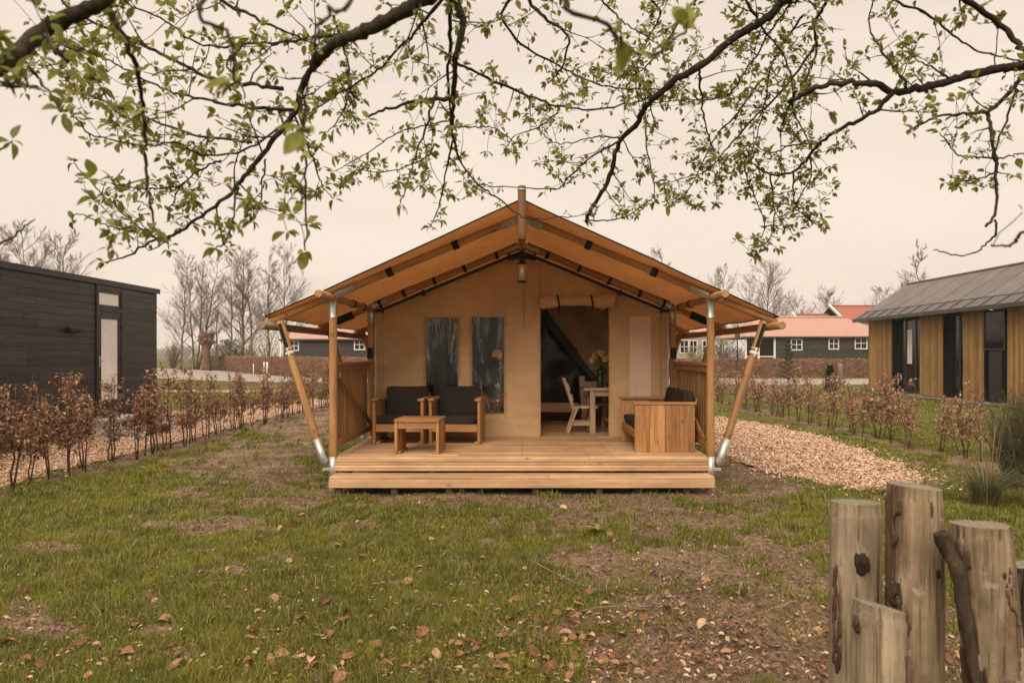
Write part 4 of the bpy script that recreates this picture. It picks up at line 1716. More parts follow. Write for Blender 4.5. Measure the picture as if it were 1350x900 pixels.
hm_(MB().tube([(18.75, 17.5, 5.22), (18.75, 36.02, 5.22)], .06, 8), 'ridge_cap', 'roof_metal')


# ------------------------------------------------------------------ black barns with tiled roofs
def barn(label, x0, x1, yf, ze, zr, depth, wins, nm='holiday_barn', wallmat='barn', tile='tile_pink', wx0=None, base=0., gable=False, over=.35):
    t = thing(nm, label, 'house', ((x0 + x1) / 2, yf, base))
    O = Vector(((x0 + x1) / 2, yf, base))

    def b(m, name, mat, parent=None):
        o = m.build(name, mat, parent or t)
        if parent is None:
            o.location = -O
        return o
    wx0 = x0 + .3 if wx0 is None else wx0
    mm = MB()
    nbd = 16
    bh_ = (ze - base) / nbd
    for i in range(nbd):
        mm.box(wx0, x1 - .3, yf, yf + .03, base + i * bh_ + .004, base + (i + 1) * bh_ - .002, .01)
    mm.box(wx0, x1 - .3, yf + .031, yf + depth - .3, base, ze, .01)
    if gable:
        for xx in (wx0, x1 - .3):
            mm.add([(xx, yf, ze), (xx, yf + depth - .3, ze), (xx, yf + depth / 2, zr - .1)], [(0, 1, 2)])
    b(mm, 'wall', wallmat)
    mm = MB()
    hip = 0 if gable else min(2.6, depth * .35)
    e0, e1 = yf - over, yf + depth
    A = [(x0, e0, ze), (x1, e0, ze), (x1, e1, ze), (x0, e1, ze), (x0 + hip, (e0 + e1) / 2, zr), (x1 - hip, (e0 + e1) / 2, zr)]
    vs_ = A + [(p[0], p[1], p[2] - .12) for p in A]
    mm.add(vs_, [(0, 1, 5, 4), (2, 3, 4, 5), (3, 0, 4), (1, 2, 5), (6, 10, 11, 7), (8, 11, 10, 9), (9, 10, 6), (7, 11, 8), (0, 6, 7, 1), (1, 7, 8, 2), (2, 8, 9, 3), (3, 9, 6, 0)])
    b(mm, 'roof', tile)
    mm = MB()
    mm.tube([(x0 + hip, (e0 + e1) / 2, zr + .02), (x1 - hip, (e0 + e1) / 2, zr + .02)], .14, 8)
    b(mm, 'ridge_tiles', tile)
    b(MB().box(x0, x1, e0 - .10, e0 - .005, ze - .16, ze - .03, .02), 'gutter', 'eave_metal')
    for (wx, wz, ww, wh) in wins:
        f = .1
        m2 = MB()
        m2.box(wx - ww / 2, wx + ww / 2, yf - .05, yf - .002, wz + wh / 2 - f, wz + wh / 2, .008)
        m2.box(wx - ww / 2, wx + ww / 2, yf - .05, yf - .002, wz - wh / 2, wz - wh / 2 + f, .008)
        for xx in (-ww / 2, ww / 2 - f):
            m2.box(wx + xx, wx + xx + f, yf - .05, yf - .002, wz - wh / 2 + f + .001, wz + wh / 2 - f - .001, .008)
        m2.box(wx - .03, wx + .03, yf - .04, yf - .004, wz - wh / 2 + f + .001, wz + wh / 2 - f - .001, .006)
        m2.box(wx - ww / 2 + f, wx - .031, yf - .036, yf - .004, wz - .03, wz + .03, .006)
        m2.box(wx + .031, wx + ww / 2 - f, yf - .036, yf - .004, wz - .03, wz + .03, .006)
        w = b(m2, 'window', 'white')
        b(MB().box(wx - ww / 2 + .02, wx + ww / 2 - .02, yf - .02, yf - .012, wz - wh / 2 + .02, wz + wh / 2 - .02, .002), 'pane', 'house_glass', w)
    return t, b


def W(px, Y):
    return (px - CX) / F * Y


Yb = 66.
t1, b1 = barn('low black barn with pink tiled roof half hidden behind the tent veranda', W(369, Yb), W(520, Yb), Yb, 3.25, 5.1, 9, [(W(388, Yb), 2.62, .85, .95), (W(474, Yb), 2.72, 1.0, 1.0)])
b1(MB().tube([(W(371, Yb), Yb - .12, 0), (W(371, Yb), Yb - .12, 3.1)], .10, 8), 'downpipe', 'white')
t2, b2 = barn('low black barn with pink tiled roof and white veranda beside the ochre lodge', W(979, Yb), W(1180, Yb), Yb, 3.47, 5.35, 9,
              [(W(1050, Yb), 2.72, 1.05, 1.05), (W(1099, Yb), 2.8, .95, 1.05), (W(1135, Yb), 2.84, 1.15, 1.08)], wx0=W(1022, Yb))
mm = MB()
for px in (983, 1000, 1021):
    x = W(px, Yb)
    mm.box(x - .08, x + .08, Yb - .1, Yb + .06, 0, 3.34, .01)
b2(mm, 'veranda_post', 'white')
mm = MB()
for z in (.9, 1.25, 1.6):
    mm.box(W(983, Yb) + .09, W(1021, Yb) - .09, Yb - .05, Yb + .0, z, z + .1, .01)
b2(mm, 'veranda_rail', 'white')
# two red roofed houses beyond
t3, b3 = barn('distant house with bright red roof and white gable edge', W(1112, 95.), W(1200, 95.), 95., 6.3, 8.35, 9, [], 'red_roofed_house', 'pale_wall', 'tile_red', gable=True)
b3(MB().bar(Vector((W(1112, 95.) - .1, 94.6, 6.25)), Vector((W(1112, 95.) - .1, 99.3, 8.5)), .25, .3, (0, 0, 1), .01), 'verge_board', 'white')
t4, b4 = barn('distant low house with red roof strip behind the pink barn', W(1060, 92.), W(1108, 92.), 92., 5.4, 7.0, 8, [], 'red_roofed_house', 'pale_wall', 'tile_red', gable=True)
b4(MB().bar(Vector((W(1060, 92.) - .1, 91.6, 5.35)), Vector((W(1060, 92.) - .1, 95.8, 7.2)), .25, .3, (0, 0, 1), .01), 'verge_board', 'white')
t5, b5 = barn('pale brick house with small dark windows behind the veranda post', W(872, 80.), W(946, 80.), 80., 4.3, 6.2, 9,
              [(W(902, 80.), 2.7, 1., 1.5), (W(914, 80.), 2.7, .9, 1.4), (W(931, 80.), 2.7, .9, 1.4)], 'brick_house', 'pale_wall', 'tile_pink', gable=True)

# street lamp
YL = 58.
sl = thing('street_lamp', 'black old style lantern post beside the right veranda strut', 'street lamp', (W(972, YL), YL, 0))
mm = MB()
mm.tube([(0, 0, 0), (0, 0, .25), (0, 0, .3), (0, 0, .8), (0, 0, .9), (0, 0, 2.95), (0, 0, 3.0)], [.14, .14, .09, .085, .055, .045, .08], 12)
mm.build('post', 'dark_frame', sl)
mm = MB()
mm.box(-.2, .2, -.2, .2, 3.78, 3.82, .01)
mm.tube([(0, 0, 3.82), (0, 0, 3.95), (0, 0, 3.98), (0, 0, 4.08)], [.26, .12, .05, .02], 4, smooth=False)
for sx in (-1, 1):
    for sy in (-1, 1):
        mm.tube([(sx * .11, sy * .11, 3.05), (sx * .19, sy * .19, 3.78)], .016, 5)
mm.box(-.13, .13, -.13, .13, 3.01, 3.06, .01)
mm.build('lantern_frame', 'dark_frame', sl)
mm = MB()
mm.tube([(0, 0, 3.07), (0, 0, 3.77)], [.15, .245], 4, smooth=False)
mm.build('lantern_glass', 'glass', sl)
for px in (348.2, 352.2):
    YY = 57.
    tag(MB().tube([(W(px, YY), YY, -.02), (W(px, YY), YY, 1.20), (W(px, YY), YY, 1.24)], [.075, .07, .05], 8).build('tree_stake', 'white'), 'white stake, one of a pair in front of the clipped hedge', 'stake', 'paired white stakes')
YY = 56.
tag(MB().tube([(W(334, YY), YY, -.02), (W(334.2, YY), YY, 1.1), (W(334.2, YY), YY, 1.13)], [.04, .035, .02], 8).build('tree_stake', 'white'), 'thin lone white stake left of the paired stakes', 'stake')
YY = 42.
tag(MB().tube([(W(1108, YY), YY, -.02), (W(1108, YY), YY, .6), (W(1108, YY), YY, 1.28), (W(1108, YY), YY, 1.31)], [.13, .125, .12, .09], 10).build('garden_post', 'greypole'), 'stout weathered wooden post in the grass before the lane', 'post')
# ------------------------------------------------------------------ clipped beech hedges
def hedge(label, cl, w, h, seed, nleaf, gh=None):
    pts = crom(cl, 10)
    lens = [0]
    for a_, b_ in zip(pts[:-1], pts[1:]):
        lens.append(lens[-1] + math.hypot(b_[0] - a_[0], b_[1] - a_[1]))
    tot = lens[-1]

    def at(s):
        for i in range(len(pts) - 1):
            if lens[i + 1] >= s:
                break
        f = (s - lens[i]) / max(1e-6, lens[i + 1] - lens[i])
        p = Vector((pts[i][0] * (1 - f) + pts[i + 1][0] * f, pts[i][1] * (1 - f) + pts[i + 1][1] * f, 0))
        d = Vector((pts[i + 1][0] - pts[i][0], pts[i + 1][1] - pts[i][1], 0)).normalized()
        return p, Vector((-d.y, d.x, 0))
    prof = [(-.5, 0), (-.53, .3), (-.5, .7), (-.46, .96), (-.38, 1.), (0, 1.01), (.38, 1.), (.46, .96), (.5, .7), (.53, .3), (.5, 0)]
    n = int(tot / .35)
    m = MB()

    def fn(u, v):
        p, nr = at(tot * v)
        q = u * (len(prof) - 1)
        i = min(int(q), len(prof) - 2)
        f = q - i
        a_ = prof[i][0] * (1 - f) + prof[i + 1][0] * f
        z = prof[i][1] * (1 - f) + prof[i + 1][1] * f
        c = p + nr * (a_ * w) + Vector((0, 0, z * h))
        c += Vector((mnoise.noise(c * 2.2), mnoise.noise(c * 2.2 + Vector((9, 0, 0))), mnoise.noise(c * 2.2 + Vector((0, 9, 0))) * .7)) * .11
        return c
    m.grid(fn, 20, n)
    t = thing('beech_hedge', label, 'hedge', (pts[0][0], pts[0][1], 0))
    o = m.build('core', 'hedge_core', t)
    o.location = (-pts[0][0], -pts[0][1], 0)
    lf = MB()
    for i in range(nleaf):
        c = fn(R.random(), R.random())
        d = Vector((R.gauss(0, 1), R.gauss(0, 1), R.gauss(0, 1))).normalized()
        lf.leaf(c, d, (R.random(), R.random(), 1), R.uniform(.09, .17), R.uniform(.06, .10))
    o = lf.build('foliage', 'beech_far', t)
    o.location = (-pts[0][0], -pts[0][1], 0)
    # ends closed by a vertical cap of the same leaves
    return t


M['hedge_core'] = surf('hedge_core', (.10, .05, .03), (.22, .115, .065), 7, rough=.95, bump=.8, bscale=14, bdist=.05, fine=.3)
hedge('long clipped brown beech hedge curving along the gravel lane', [(-40.5, 96), (-33, 84), (-27, 73), (-21, 64.5), (-15, 59.5), (-8, 58.5), (0, 58.5), (6, 58.5)], 1.1, 1.6, 1, 9000)
hedge('clipped brown beech hedge in front of the white veranda barn', [(10.5, 60.5), (16, 60.2), (24, 60), (34, 60)], 1.1, 1.42, 2, 8000)
hedge('second low clipped hedge standing behind the curving one', [(-26, 84), (-18, 70), (-10, 68.0)], 1.0, 1.75, 3, 2500)


# ------------------------------------------------------------------ young beech saplings
def sapling(h, leafy, seed, spread=1., lm='beech_leaf'):
    rr = random.Random(seed)
    t = thing('beech_sapling', None, None)
    stem, lf = MB(), MB()

    def leaves(p, d, n):
        for q in range(n):
            a_ = Vector((rr.gauss(0, 1), rr.gauss(0, 1), rr.gauss(-.25, .7))).normalized()
            lf.leaf(p + a_ * rr.uniform(0, .035), a_, (rr.gauss(0, .5), rr.gauss(0, .5), 1), rr.uniform(.04, .075), rr.uniform(.022, .040), .35, rr.uniform(.1, .7))
    ns = rr.choice((1, 2, 2, 3))
    for k in range(ns):
        a0 = rr.uniform(0, 6.28)
        hh = h * rr.uniform(.72, 1.0) if k else h
        lean = rr.uniform(.02, .16) * spread
        pts = [Vector((math.cos(a0) * .02, math.sin(a0) * .02, -.03))]
        bend = rr.uniform(-.5, .5)
        for i in range(1, 8):
            f = i / 7
            pts.append(Vector((math.cos(a0 + bend * f) * (lean * hh * f + .02) + rr.gauss(0, .012), math.sin(a0 + bend * f) * (lean * hh * f + .02) + rr.gauss(0, .012), hh * f)))
        stem.tube(pts, [.013 * (1 - .72 * i / 7) * (h / 1.3) for i in range(8)], 6)
        nb_ = int(17 * hh)
        for q in range(nb_):
            f = rr.uniform(.22, .97)
            i = min(int(f * 7), 6)
            p = pts[i].lerp(pts[i + 1], f * 7 - i)
            a_ = rr.uniform(0, 6.28)
            L = rr.uniform(.12, .36) * (1.15 - f * .7)
            up = rr.uniform(.35, 1.3)
            d = Vector((math.cos(a_), math.sin(a_), up)).normalized()
            b_ = [p, p + d * L * .5 + Vector((0, 0, rr.gauss(0, .015))), p + d * L + Vector((rr.gauss(0, .02), rr.gauss(0, .02), rr.uniform(-.01, .05)))]
            stem.tube(b_, [.0048, .0036, .0016], 4)
            dens = leafy * max(.0, 1.25 - abs(f - .48) * 2.1)
            for w in (.35, .6, .85, 1.):
                if rr.random() < dens:
                    leaves(b_[0].lerp(b_[2], w), d, rr.randint(2, 5))
            for w in range(2):
                e = b_[1].lerp(b_[2], rr.random())
                d2 = (d + Vector((rr.gauss(0, .6), rr.gauss(0, .6), rr.gauss(.2, .4)))).normalized()
                tip = e + d2 * L * .45
                stem.tube([e, tip], [.0028, .0012], 3)
                if rr.random() < dens * .9:
                    leaves(tip, d2, rr.randint(1, 4))
    stem.build('stem', 'twig_near', t)
    lf.build('leaves', lm, t)
    return t


def row(protos, spots, label, group):
    first = set()
    for i, (x, y, s) in enumerate(spots):
        q = R.randrange(len(protos))
        if q not in first:
            o = protos[q]
            first.add(q)
        else:
            o = copy_tree(protos[q])
        o.location = (x, y, 0)
        o.scale = (s, s, s * R.uniform(.92, 1.08))
        o.rotation_euler.z = R.uniform(0, 6.28)
        tag(o, label, 'sapling', group)
    for q in range(len(protos)):
        if q not in first:
            raise RuntimeError('unused sapling')


PL = [sapling(1.34, .5, 50 + i, 1.2) for i in range(7)]
spots = []
y = 9.2
while y < 28.5:
    dn = 1.12 if y < 15 else 1.
    spots.append((-6.78 + R.gauss(0, .07), y, dn * R.uniform(.72, 1.14)))
    y += R.uniform(.24, .52)
R.shuffle(spots)
row(PL, spots, 'young beech with rusty brown leaves in the row beside the black cabin', 'beech saplings along the black cabin path')
PR_ = [sapling(1.2, .38, 80 + i, 1.6, 'beech_pale') for i in range(7)]
spots = []
y = 12.4
while y < 29:
    spots.append((7.5 + R.gauss(0, .07) + (.25 if y < 14 else 0), y, R.uniform(.82, 1.15)))
    y += R.uniform(.24, .62)
R.shuffle(spots)
row(PR_, spots, 'thin young beech with few pinkish brown leaves in the row before the ochre lodge', 'beech saplings before the ochre lodge')


# ------------------------------------------------------------------ bare trees
def bare_tree(seed, h, r0, n1=26, spread=1., stems=1, twigs=9, fork=.18, up=.9, lean=.05):
    rr = random.Random(seed)
    tr, cr = MB(), MB()
    tw = []                                        # fine twigs (start, end, radius), meshed together below

    def vec(d, ang):
        x = d.orthogonal().normalized()
        y_ = d.cross(x)
        a_ = rr.uniform(0, 6.283)
        return (d * math.cos(ang) + (x * math.cos(a_) + y_ * math.sin(a_)) * math.sin(ang)).normalized()
    for k in range(stems):
        a0 = rr.uniform(0, 6.28)
        ln = lean * (3 if stems > 1 else 1) * rr.uniform(.5, 1.3)
        hh = h * rr.uniform(.8, 1.) if k else h
        base = Vector((math.cos(a0) * .25, math.sin(a0) * .25, -.1)) if stems > 1 else Vector((0, 0, -.1))
        pts = [base]
        for i in range(1, 11):
            f = i / 10
            pts.append(base + Vector((math.cos(a0) * ln * hh * f ** .8 + rr.gauss(0, .005) * hh, math.sin(a0) * ln * hh * f ** .8 + rr.gauss(0, .005) * hh, hh * f)))
        rk = r0 * (.8 if k else 1)
        tr.tube(pts, [rk * (1.12 - 1.06 * (i / 10) ** .8) for i in range(11)], 8)
        for q in range(n1):
            f = fork + (1 - fork) * (q + rr.random()) / n1 * .98
            i = min(int(f * 10), 9)
            p = pts[i].lerp(pts[i + 1], f * 10 - i)
            L = hh * (.34 * (1 - f) + .10) * spread * 1.1 * rr.uniform(.6, 1.3)
            d = vec((pts[i + 1] - pts[i]).normalized(), rr.uniform(.6, 1.12))
            b_ = [p]
            for s in range(5):
                d = (d + Vector((rr.gauss(0, .07), rr.gauss(0, .07), .085 * up + rr.gauss(0, .06)))).normalized()
                b_.append(b_[-1] + d * L / 5)
            rb = max(.018, rk * .38 * (1 - f * .75))
            cr.tube(b_, [rb * (1 - .85 * s / 5) + .006 for s in range(6)], 5, cap=False)
            for s in range(twigs + 2):
                g = rr.uniform(.15, 1)
                j = min(int(g * 5), 4)
                pp = b_[j].lerp(b_[j + 1], g * 5 - j)
                L2 = L * rr.uniform(.25, .5) * (1.2 - g * .5)
                d2 = vec((b_[j + 1] - b_[j]).normalized(), rr.uniform(.4, .9))
                c_ = [pp]
                for w in range(3):
                    d2 = (d2 + Vector((rr.gauss(0, .06), rr.gauss(0, .06), .12 * up))).normalized()
                    c_.append(c_[-1] + d2 * L2 / 3)
                tw.extend(((c_[0], c_[1], .014, .011), (c_[1], c_[2], .011, .009), (c_[2], c_[3], .009, .004)))
                for w in range(twigs):
                    e = rr.uniform(.2, 1)
                    j2 = min(int(e * 3), 2)
                    p3 = c_[j2].lerp(c_[j2 + 1], e * 3 - j2)
                    d3 = vec((c_[j2 + 1] - c_[j2]).normalized(), rr.uniform(.35, .8))
                    d3 = (d3 + Vector((0, 0, .2 * up))).normalized()
                    tw.append((p3, p3 + d3 * L2 * rr.uniform(.3, .55), .008, .004))
    A_, B_ = np.array([tuple(q[0]) for q in tw]), np.array([tuple(q[1]) for q in tw])
    ra_, rb_ = np.array([q[2] for q in tw]), np.array([q[3] for q in tw])
    D_ = B_ - A_
    D_ /= np.linalg.norm(D_, axis=1)[:, None] + 1e-9
    X_ = np.cross(D_, np.array([.3, .5, .81]))
    X_ /= np.linalg.norm(X_, axis=1)[:, None] + 1e-9
    Y_ = np.cross(D_, X_)
    VV = np.zeros((len(tw), 6, 3))
    for q in range(3):
        o_ = X_ * math.cos(q * 2.094) + Y_ * math.sin(q * 2.094)
        VV[:, q] = A_ + o_ * ra_[:, None]
        VV[:, 3 + q] = B_ + o_ * rb_[:, None]
    b0 = len(cr.v)
    cr.v.extend(map(tuple, VV.reshape(-1, 3).tolist()))
    for q in range(len(tw)):
        e = b0 + q * 6
        cr.f += [(e, e + 1, e + 4, e + 3), (e + 1, e + 2, e + 5, e + 4), (e + 2, e, e + 3, e + 5)]
    cr.sm += [True] * (3 * len(tw))
    return tr, cr


def plant_tree(name, label, px, Y, top_py, seed, cat='tree', group=None, mat='twig_far', **kw):
    h = EYE + (HY - top_py) / F * Y
    t = thing(name, label, cat, (W(px, Y), Y, 0), 0, group)
    a_, b_ = bare_tree(seed, h, kw.pop('r0', h * .0115), **kw)
    a_.build('trunk', mat, t)
    b_.build('crown', mat, t)
    return t


plant_tree('bare_tree', 'bare tree nearest the black cabin, slim trunk with wide twiggy crown', 238, 88, 340, 1, n1=26, spread=.85, twigs=9)
plant_tree('bare_tree', 'bare tree with several steep stems behind the pollard stump', 258, 92, 334, 2, n1=20, spread=.8, stems=3, twigs=8, lean=.06)
plant_tree('bare_tree', 'bare tree with leaning trunk, right after the pollard stump', 303, 90, 338, 3, n1=26, spread=.85, twigs=9)
plant_tree('bare_tree', 'tallest thick trunked bare tree in the middle of the copse', 319, 94, 326, 4, n1=30, spread=.75, twigs=9, r0=.24)
plant_tree('bare_tree', 'bare tree close beside the tallest one, forking low', 334, 91, 334, 5, n1=28, spread=.8, twigs=9)
plant_tree('bare_tree', 'narrow bare tree rising left of the barn downpipe', 355, 96, 340, 6, n1=26, spread=.75, twigs=9)
plant_tree('bare_tree', 'pointed bare tree whose crown stands clear above the barn roof', 376, 93, 330, 7, n1=32, spread=.95, twigs=9)
plant_tree('bare_tree', 'thin pale bare tree between two thicker ones of the copse', 284, 105, 365, 8, n1=20, spread=.7, twigs=8)
plant_tree('bare_tree', 'bare tree with bushy crown directly over the cabin roof edge', 88, 60, 312, 9, n1=26, spread=1., twigs=9)
plant_tree('bare_tree', 'broad bare tree showing above the middle of the black roof', 40, 55, 300, 10, n1=26, spread=1.1, twigs=9)
plant_tree('bare_tree', 'low bare tree at the picture corner above the black roof', 8, 58, 322, 11, n1=24, spread=1.1, twigs=9)
plant_tree('bare_tree', 'bare treetop peeping over the right slope of the tent roof', 880, 70, 330, 12, n1=26, spread=.8, twigs=9)
plant_tree('bare_tree', 'round crowned bare tree beside the right veranda corner', 1014, 100, 352, 13, n1=34, spread=1.15, twigs=9, fork=.3)
plant_tree('bare_tree', 'smaller bare tree left of the round crowned one', 985, 110, 368, 14, n1=24, spread=1., twigs=9)
plant_tree('bare_tree', 'bare tree with dense tangled crown above the low red roof', 1088, 110, 386, 15, n1=34, spread=1.2, twigs=7, fork=.35)
plant_tree('bare_tree', 'low bare tree between the round tree and the red roofs', 1055, 115, 396, 16, n1=26, spread=1.4, twigs=9)
plant_tree('bare_tree', 'slender tall bare tree rising behind the lodge ridge', 1219, 62, 324, 17, n1=26, spread=.6, twigs=9)
plant_tree('bare_tree', 'wide low bare tree showing left of the lodge ridge', 1188, 90, 376, 18, n1=26, spread=1.3, twigs=9)
plant_tree('bare_tree', 'small bare tree above the bright red gable', 1166, 112, 384, 19, n1=24, spread=1.2, twigs=9)
# pale leafing birch
t = plant_tree('birch_tree', 'pale green leafing birch over the veranda corner', 948, 95, 352, 20, n1=36, spread=.75, twigs=8, fork=.1)
h_ = EYE + (HY - 352) / F * 95
m = MB()
for q in range(2600):
    f = R.uniform(.12, 1)
    rr_ = 2.3 * (1 - f) ** .8 + .25
    a_ = R.uniform(0, 6.28)
    e = R.random() ** .6
    p = Vector((math.cos(a_) * rr_ * e, math.sin(a_) * rr_ * e, h_ * f))
    if mnoise.noise(p * .9) < -.12:
        continue
    m.leaf(p, (R.gauss(0, 1), R.gauss(0, 1), R.gauss(0, 1)), (0, 0, 1), .16, .10)
leafmat('birch_leaf', [(0, (.24, .22, .10)), (1, (.36, .32, .17))], .4, .7)
m.build('foliage', 'birch_leaf', t)

# pollard willow
YP = 85.
pw = thing('pollard_willow', 'squat pollard willow with knuckled head and no crown', 'tree', (W(272, YP), YP, 0))
mm = MB()
mm.tube([(0, 0, -.1), (.05, 0, .5), (0, 0, 1.4), (-.05, 0, 2.4), (.05, 0, 3.0), (0, 0, 3.5)], [.55, .45, .38, .42, .55, .62], 14, rough=.14)
M['bark_pale'] = surf('bark_pale', (.09, .055, .036), (.24, .15, .10), 3, (3, 3, .6), .95, .1, .8, 8, .05)
mm.build('trunk', 'bark_pale', pw)
mm = MB()
for i in range(46):
    a_ = R.uniform(0, 6.28)
    p = Vector((math.cos(a_) * R.uniform(.2, 1.05), math.sin(a_) * R.uniform(.2, .8), R.uniform(3.1, 4.5)))
    mm.tube([Vector((p.x * .35, p.y * .35, 3.0)), Vector((p.x * .8, p.y * .8, p.z - .25)), p], [.22, R.uniform(.10, .16), R.uniform(.12, .24)], 7, rough=.3)
mm.build('head', 'bark_pale', pw)


# ------------------------------------------------------------------ bushes
def bush(label, px, Y, top_py, width, n, mat, leaf=(.10, .18), seed=0, name='bush', tw=30, base_py=None):
    h = EYE + (HY - top_py) / F * Y
    rr = random.Random(seed)
    t = thing(name, label, 'bush', (W(px, Y), Y, 0))
    st_, lf = MB(), MB()
    for q in range(tw):
        a_ = rr.uniform(0, 6.28)
        e = rr.random()
        tip = Vector((math.cos(a_) * width * e, math.sin(a_) * width * e, h * (1 - .35 * e * e) * rr.uniform(.75, 1.05)))
        mid = tip * .5 + Vector((rr.gauss(0, .1), rr.gauss(0, .1), .12 * h))
        st_.tube([(tip.x * .08, tip.y * .08, -.05), mid, tip], [.035, .022, .008], 4, cap=False)
    st_.build('stems', 'twig_far', t)
    k_ = 0
    while k_ < n:
        a_ = rr.uniform(0, 6.28)
        f = rr.uniform(.03, 1.)
        e = rr.random() ** .5
        p = Vector((math.cos(a_) * width * e * (1 - .5 * f * f), math.sin(a_) * width * e * (1 - .5 * f * f), h * f))
        if mnoise.noise(p * 1.4 + Vector((seed, 0, 0))) < -.1 and rr.random() < .8:
            k_ += 1
            continue
        lf.leaf(p, (rr.gauss(0, 1), rr.gauss(0, 1), rr.gauss(.3, .8)), (0, 0, 1), rr.uniform(*leaf), rr.uniform(*leaf) * .55)
        k_ += 1
    lf.build('foliage', mat, t)
    return t


bush('dark green evergreen bush at the foot of the copse', 302, 86, 448, 2.3, 2600, 'bush_green', (.16, .28), 1)
bush('yellowish green shrub under the tallest bare tree', 328, 88, 441, 2.6, 1500, 'birch_leaf', (.14, .24), 2)
bush('pale budding shrub left of the barn downpipe', 354, 84, 438, 2.4, 1300, 'birch_leaf', (.14, .24), 3)
bush('grey twiggy shrub beside the pollard stump', 228, 100, 448, 2.4, 400, 'birch_leaf', (.14, .22), 4, tw=90)
bush('pale shrub behind the street lamp', 952, 72, 446, 2.4, 1500, 'birch_leaf', (.12, .2), 5)
bush('loose budding bush left of the street lamp post', 915, 70, 456, 1.6, 1100, 'birch_leaf', (.12, .2), 6)


def conifer(label, px, Y, base_py, top_py, width, seed):
    rr = random.Random(seed)
    h = (base_py - top_py) / F * Y
    t = thing('pine_sapling', label, 'pine', (W(px, Y), Y, 0))
    st_, nd = MB(), MB()
    st_.tube([(0, 0, -.05), (.02, 0, h * .5), (0, 0, h)], [.05, .035, .01], 8)
    for lev in range(9):
        f = .10 + .85 * lev / 8
        nn = 6
        for q in range(nn):
            a_ = 6.283 * q / nn + lev * .7 + rr.gauss(0, .2)
            L = width * (1.05 - f) ** .75 * rr.uniform(.7, 1.15) + .06
            d = Vector((math.cos(a_), math.sin(a_), .45 + f * .6)).normalized()
            p0 = Vector((0, 0, h * f))
            p1 = p0 + d * L
            st_.tube([p0, p1], [.014, .006], 4)
            for w in range(46):
                p = p0.lerp(p1, rr.uniform(.25, 1.05))
                nd_ = (d + Vector((rr.gauss(0, .75), rr.gauss(0, .75), rr.gauss(.1, .6)))).normalized()
                nd.leaf(p, nd_, (0, 0, 1), rr.uniform(.08, .14), .026)
    st_.build('trunk', 'twig_near', t)
    nd.build('needles', 'pine_needle', t)


conifer('young dark green pine before the clipped hedge', 1039, 46, 506, 450, .62, 3)
conifer('tiny pine sapling left of the wooden post in the grass', 1094, 33, 521, 484, .34, 4)

# broom shrub at the right edge
t = thing('broom_shrub', 'dense dark broom shrub of upright shoots at the right edge', 'shrub', (7.05, 9.95, 0))
m, m2 = MB(), MB()
for q in range(1500):
    a_ = R.uniform(0, 6.28)
    e = R.random() ** .55
    bx, by = math.cos(a_) * .46 * e, math.sin(a_) * .46 * e
    hh = R.uniform(.5, 1.55) * (1 - .35 * e * e)
    tip = Vector((bx * 1.45 + R.gauss(0, .05), by * 2.1 + R.gauss(0, .05), hh))
    mid = Vector((bx * 1.2, by * 1.2, hh * .5))
    m2.tube([(bx, by, -.03), mid, tip], [.004, .003, .0012], 3, cap=False)
    for w in range(13):
        p = mid.lerp(tip, R.uniform(-.95, 1))
        m.leaf(p, (R.gauss(0, .4), R.gauss(0, .4), 1), (R.gauss(0, 1), R.gauss(0, 1), .2), R.uniform(.035, .07), .009)
m2.build('shoots', 'broom', t)
m.build('foliage', 'broom', t)


def tussock(name, label, loc, n, hmin, hmax, spread, mat, w=.006, arch=.6):
    m = MB()
    for q in range(n):
        a_ = R.uniform(0, 6.28)
        L = R.uniform(hmin, hmax)
        e = R.random()
        b0 = Vector((math.cos(a_) * spread * .25 * e, math.sin(a_) * spread * .25 * e, -.01))
        o_ = Vector((math.cos(a_), math.sin(a_), 0))
        ar = arch * R.uniform(.3, 1.3)
        pts = [b0 + o_ * (L * ar * f * f) + Vector((0, 0, L * (f - .42 * ar * f * f))) for f in (0, .3, .6, .85, 1)]
        sd = Vector((-o_.y, o_.x, 0)) * w / 2
        vs_ = []
        for i, p in enumerate(pts):
            kk = (1, .95, .8, .5, .1)[i]
            vs_ += [p - sd * kk, p + sd * kk]
        m.add(vs_, [(2 * i, 2 * i + 1, 2 * i + 3, 2 * i + 2) for i in range(4)], True)
    t = thing(name, label, 'grass tuft', loc)
    m.build('blades', mat, t)
    return t


leafmat('sedge', [(0, (.07, .075, .026)), (.6, (.14, .135, .05)), (1, (.30, .235, .12))], .25, .6)
tussock('ornamental_grass', 'arching green ornamental grass clump in front of the broom shrub', (5.55, 8.85, 0), 420, .35, .7, .55, 'sedge', .007, .9)
tussock('ornamental_grass', 'arching grass clump at the right edge, beside the shrub foot', (6.15, 8.6, 0), 360, .35, .72, .55, 'sedge', .007, .9)
tussock('ornamental_grass', 'tall dry straw coloured stalks rising out of the grass clumps', (5.75, 9.1, 0), 34, .8, 1.35, .4, 'straw', .006, .16)
tussock('ornamental_grass', 'low dry grass clump behind the tallest bollard', (5.05, 9.3, 0), 160, .2, .42, .5, 'straw', .006, .9)
# broad leaved weed on the worn soil
t = thing('weed', 'bright broad leaved weed on the bare soil before the deck', 'weed', (W(787, 7.35), 7.35, 0))
m = MB()
for q in range(14):
    a_ = 6.283 * q / 14 + R.gauss(0, .2)
    m.leaf((0, 0, .02), (math.cos(a_), math.sin(a_), R.uniform(.3, 1.1)), (0, 0, 1), R.uniform(.09, .17), .055, .25, .5)
m.build('leaves', 'apple_leaf', t)

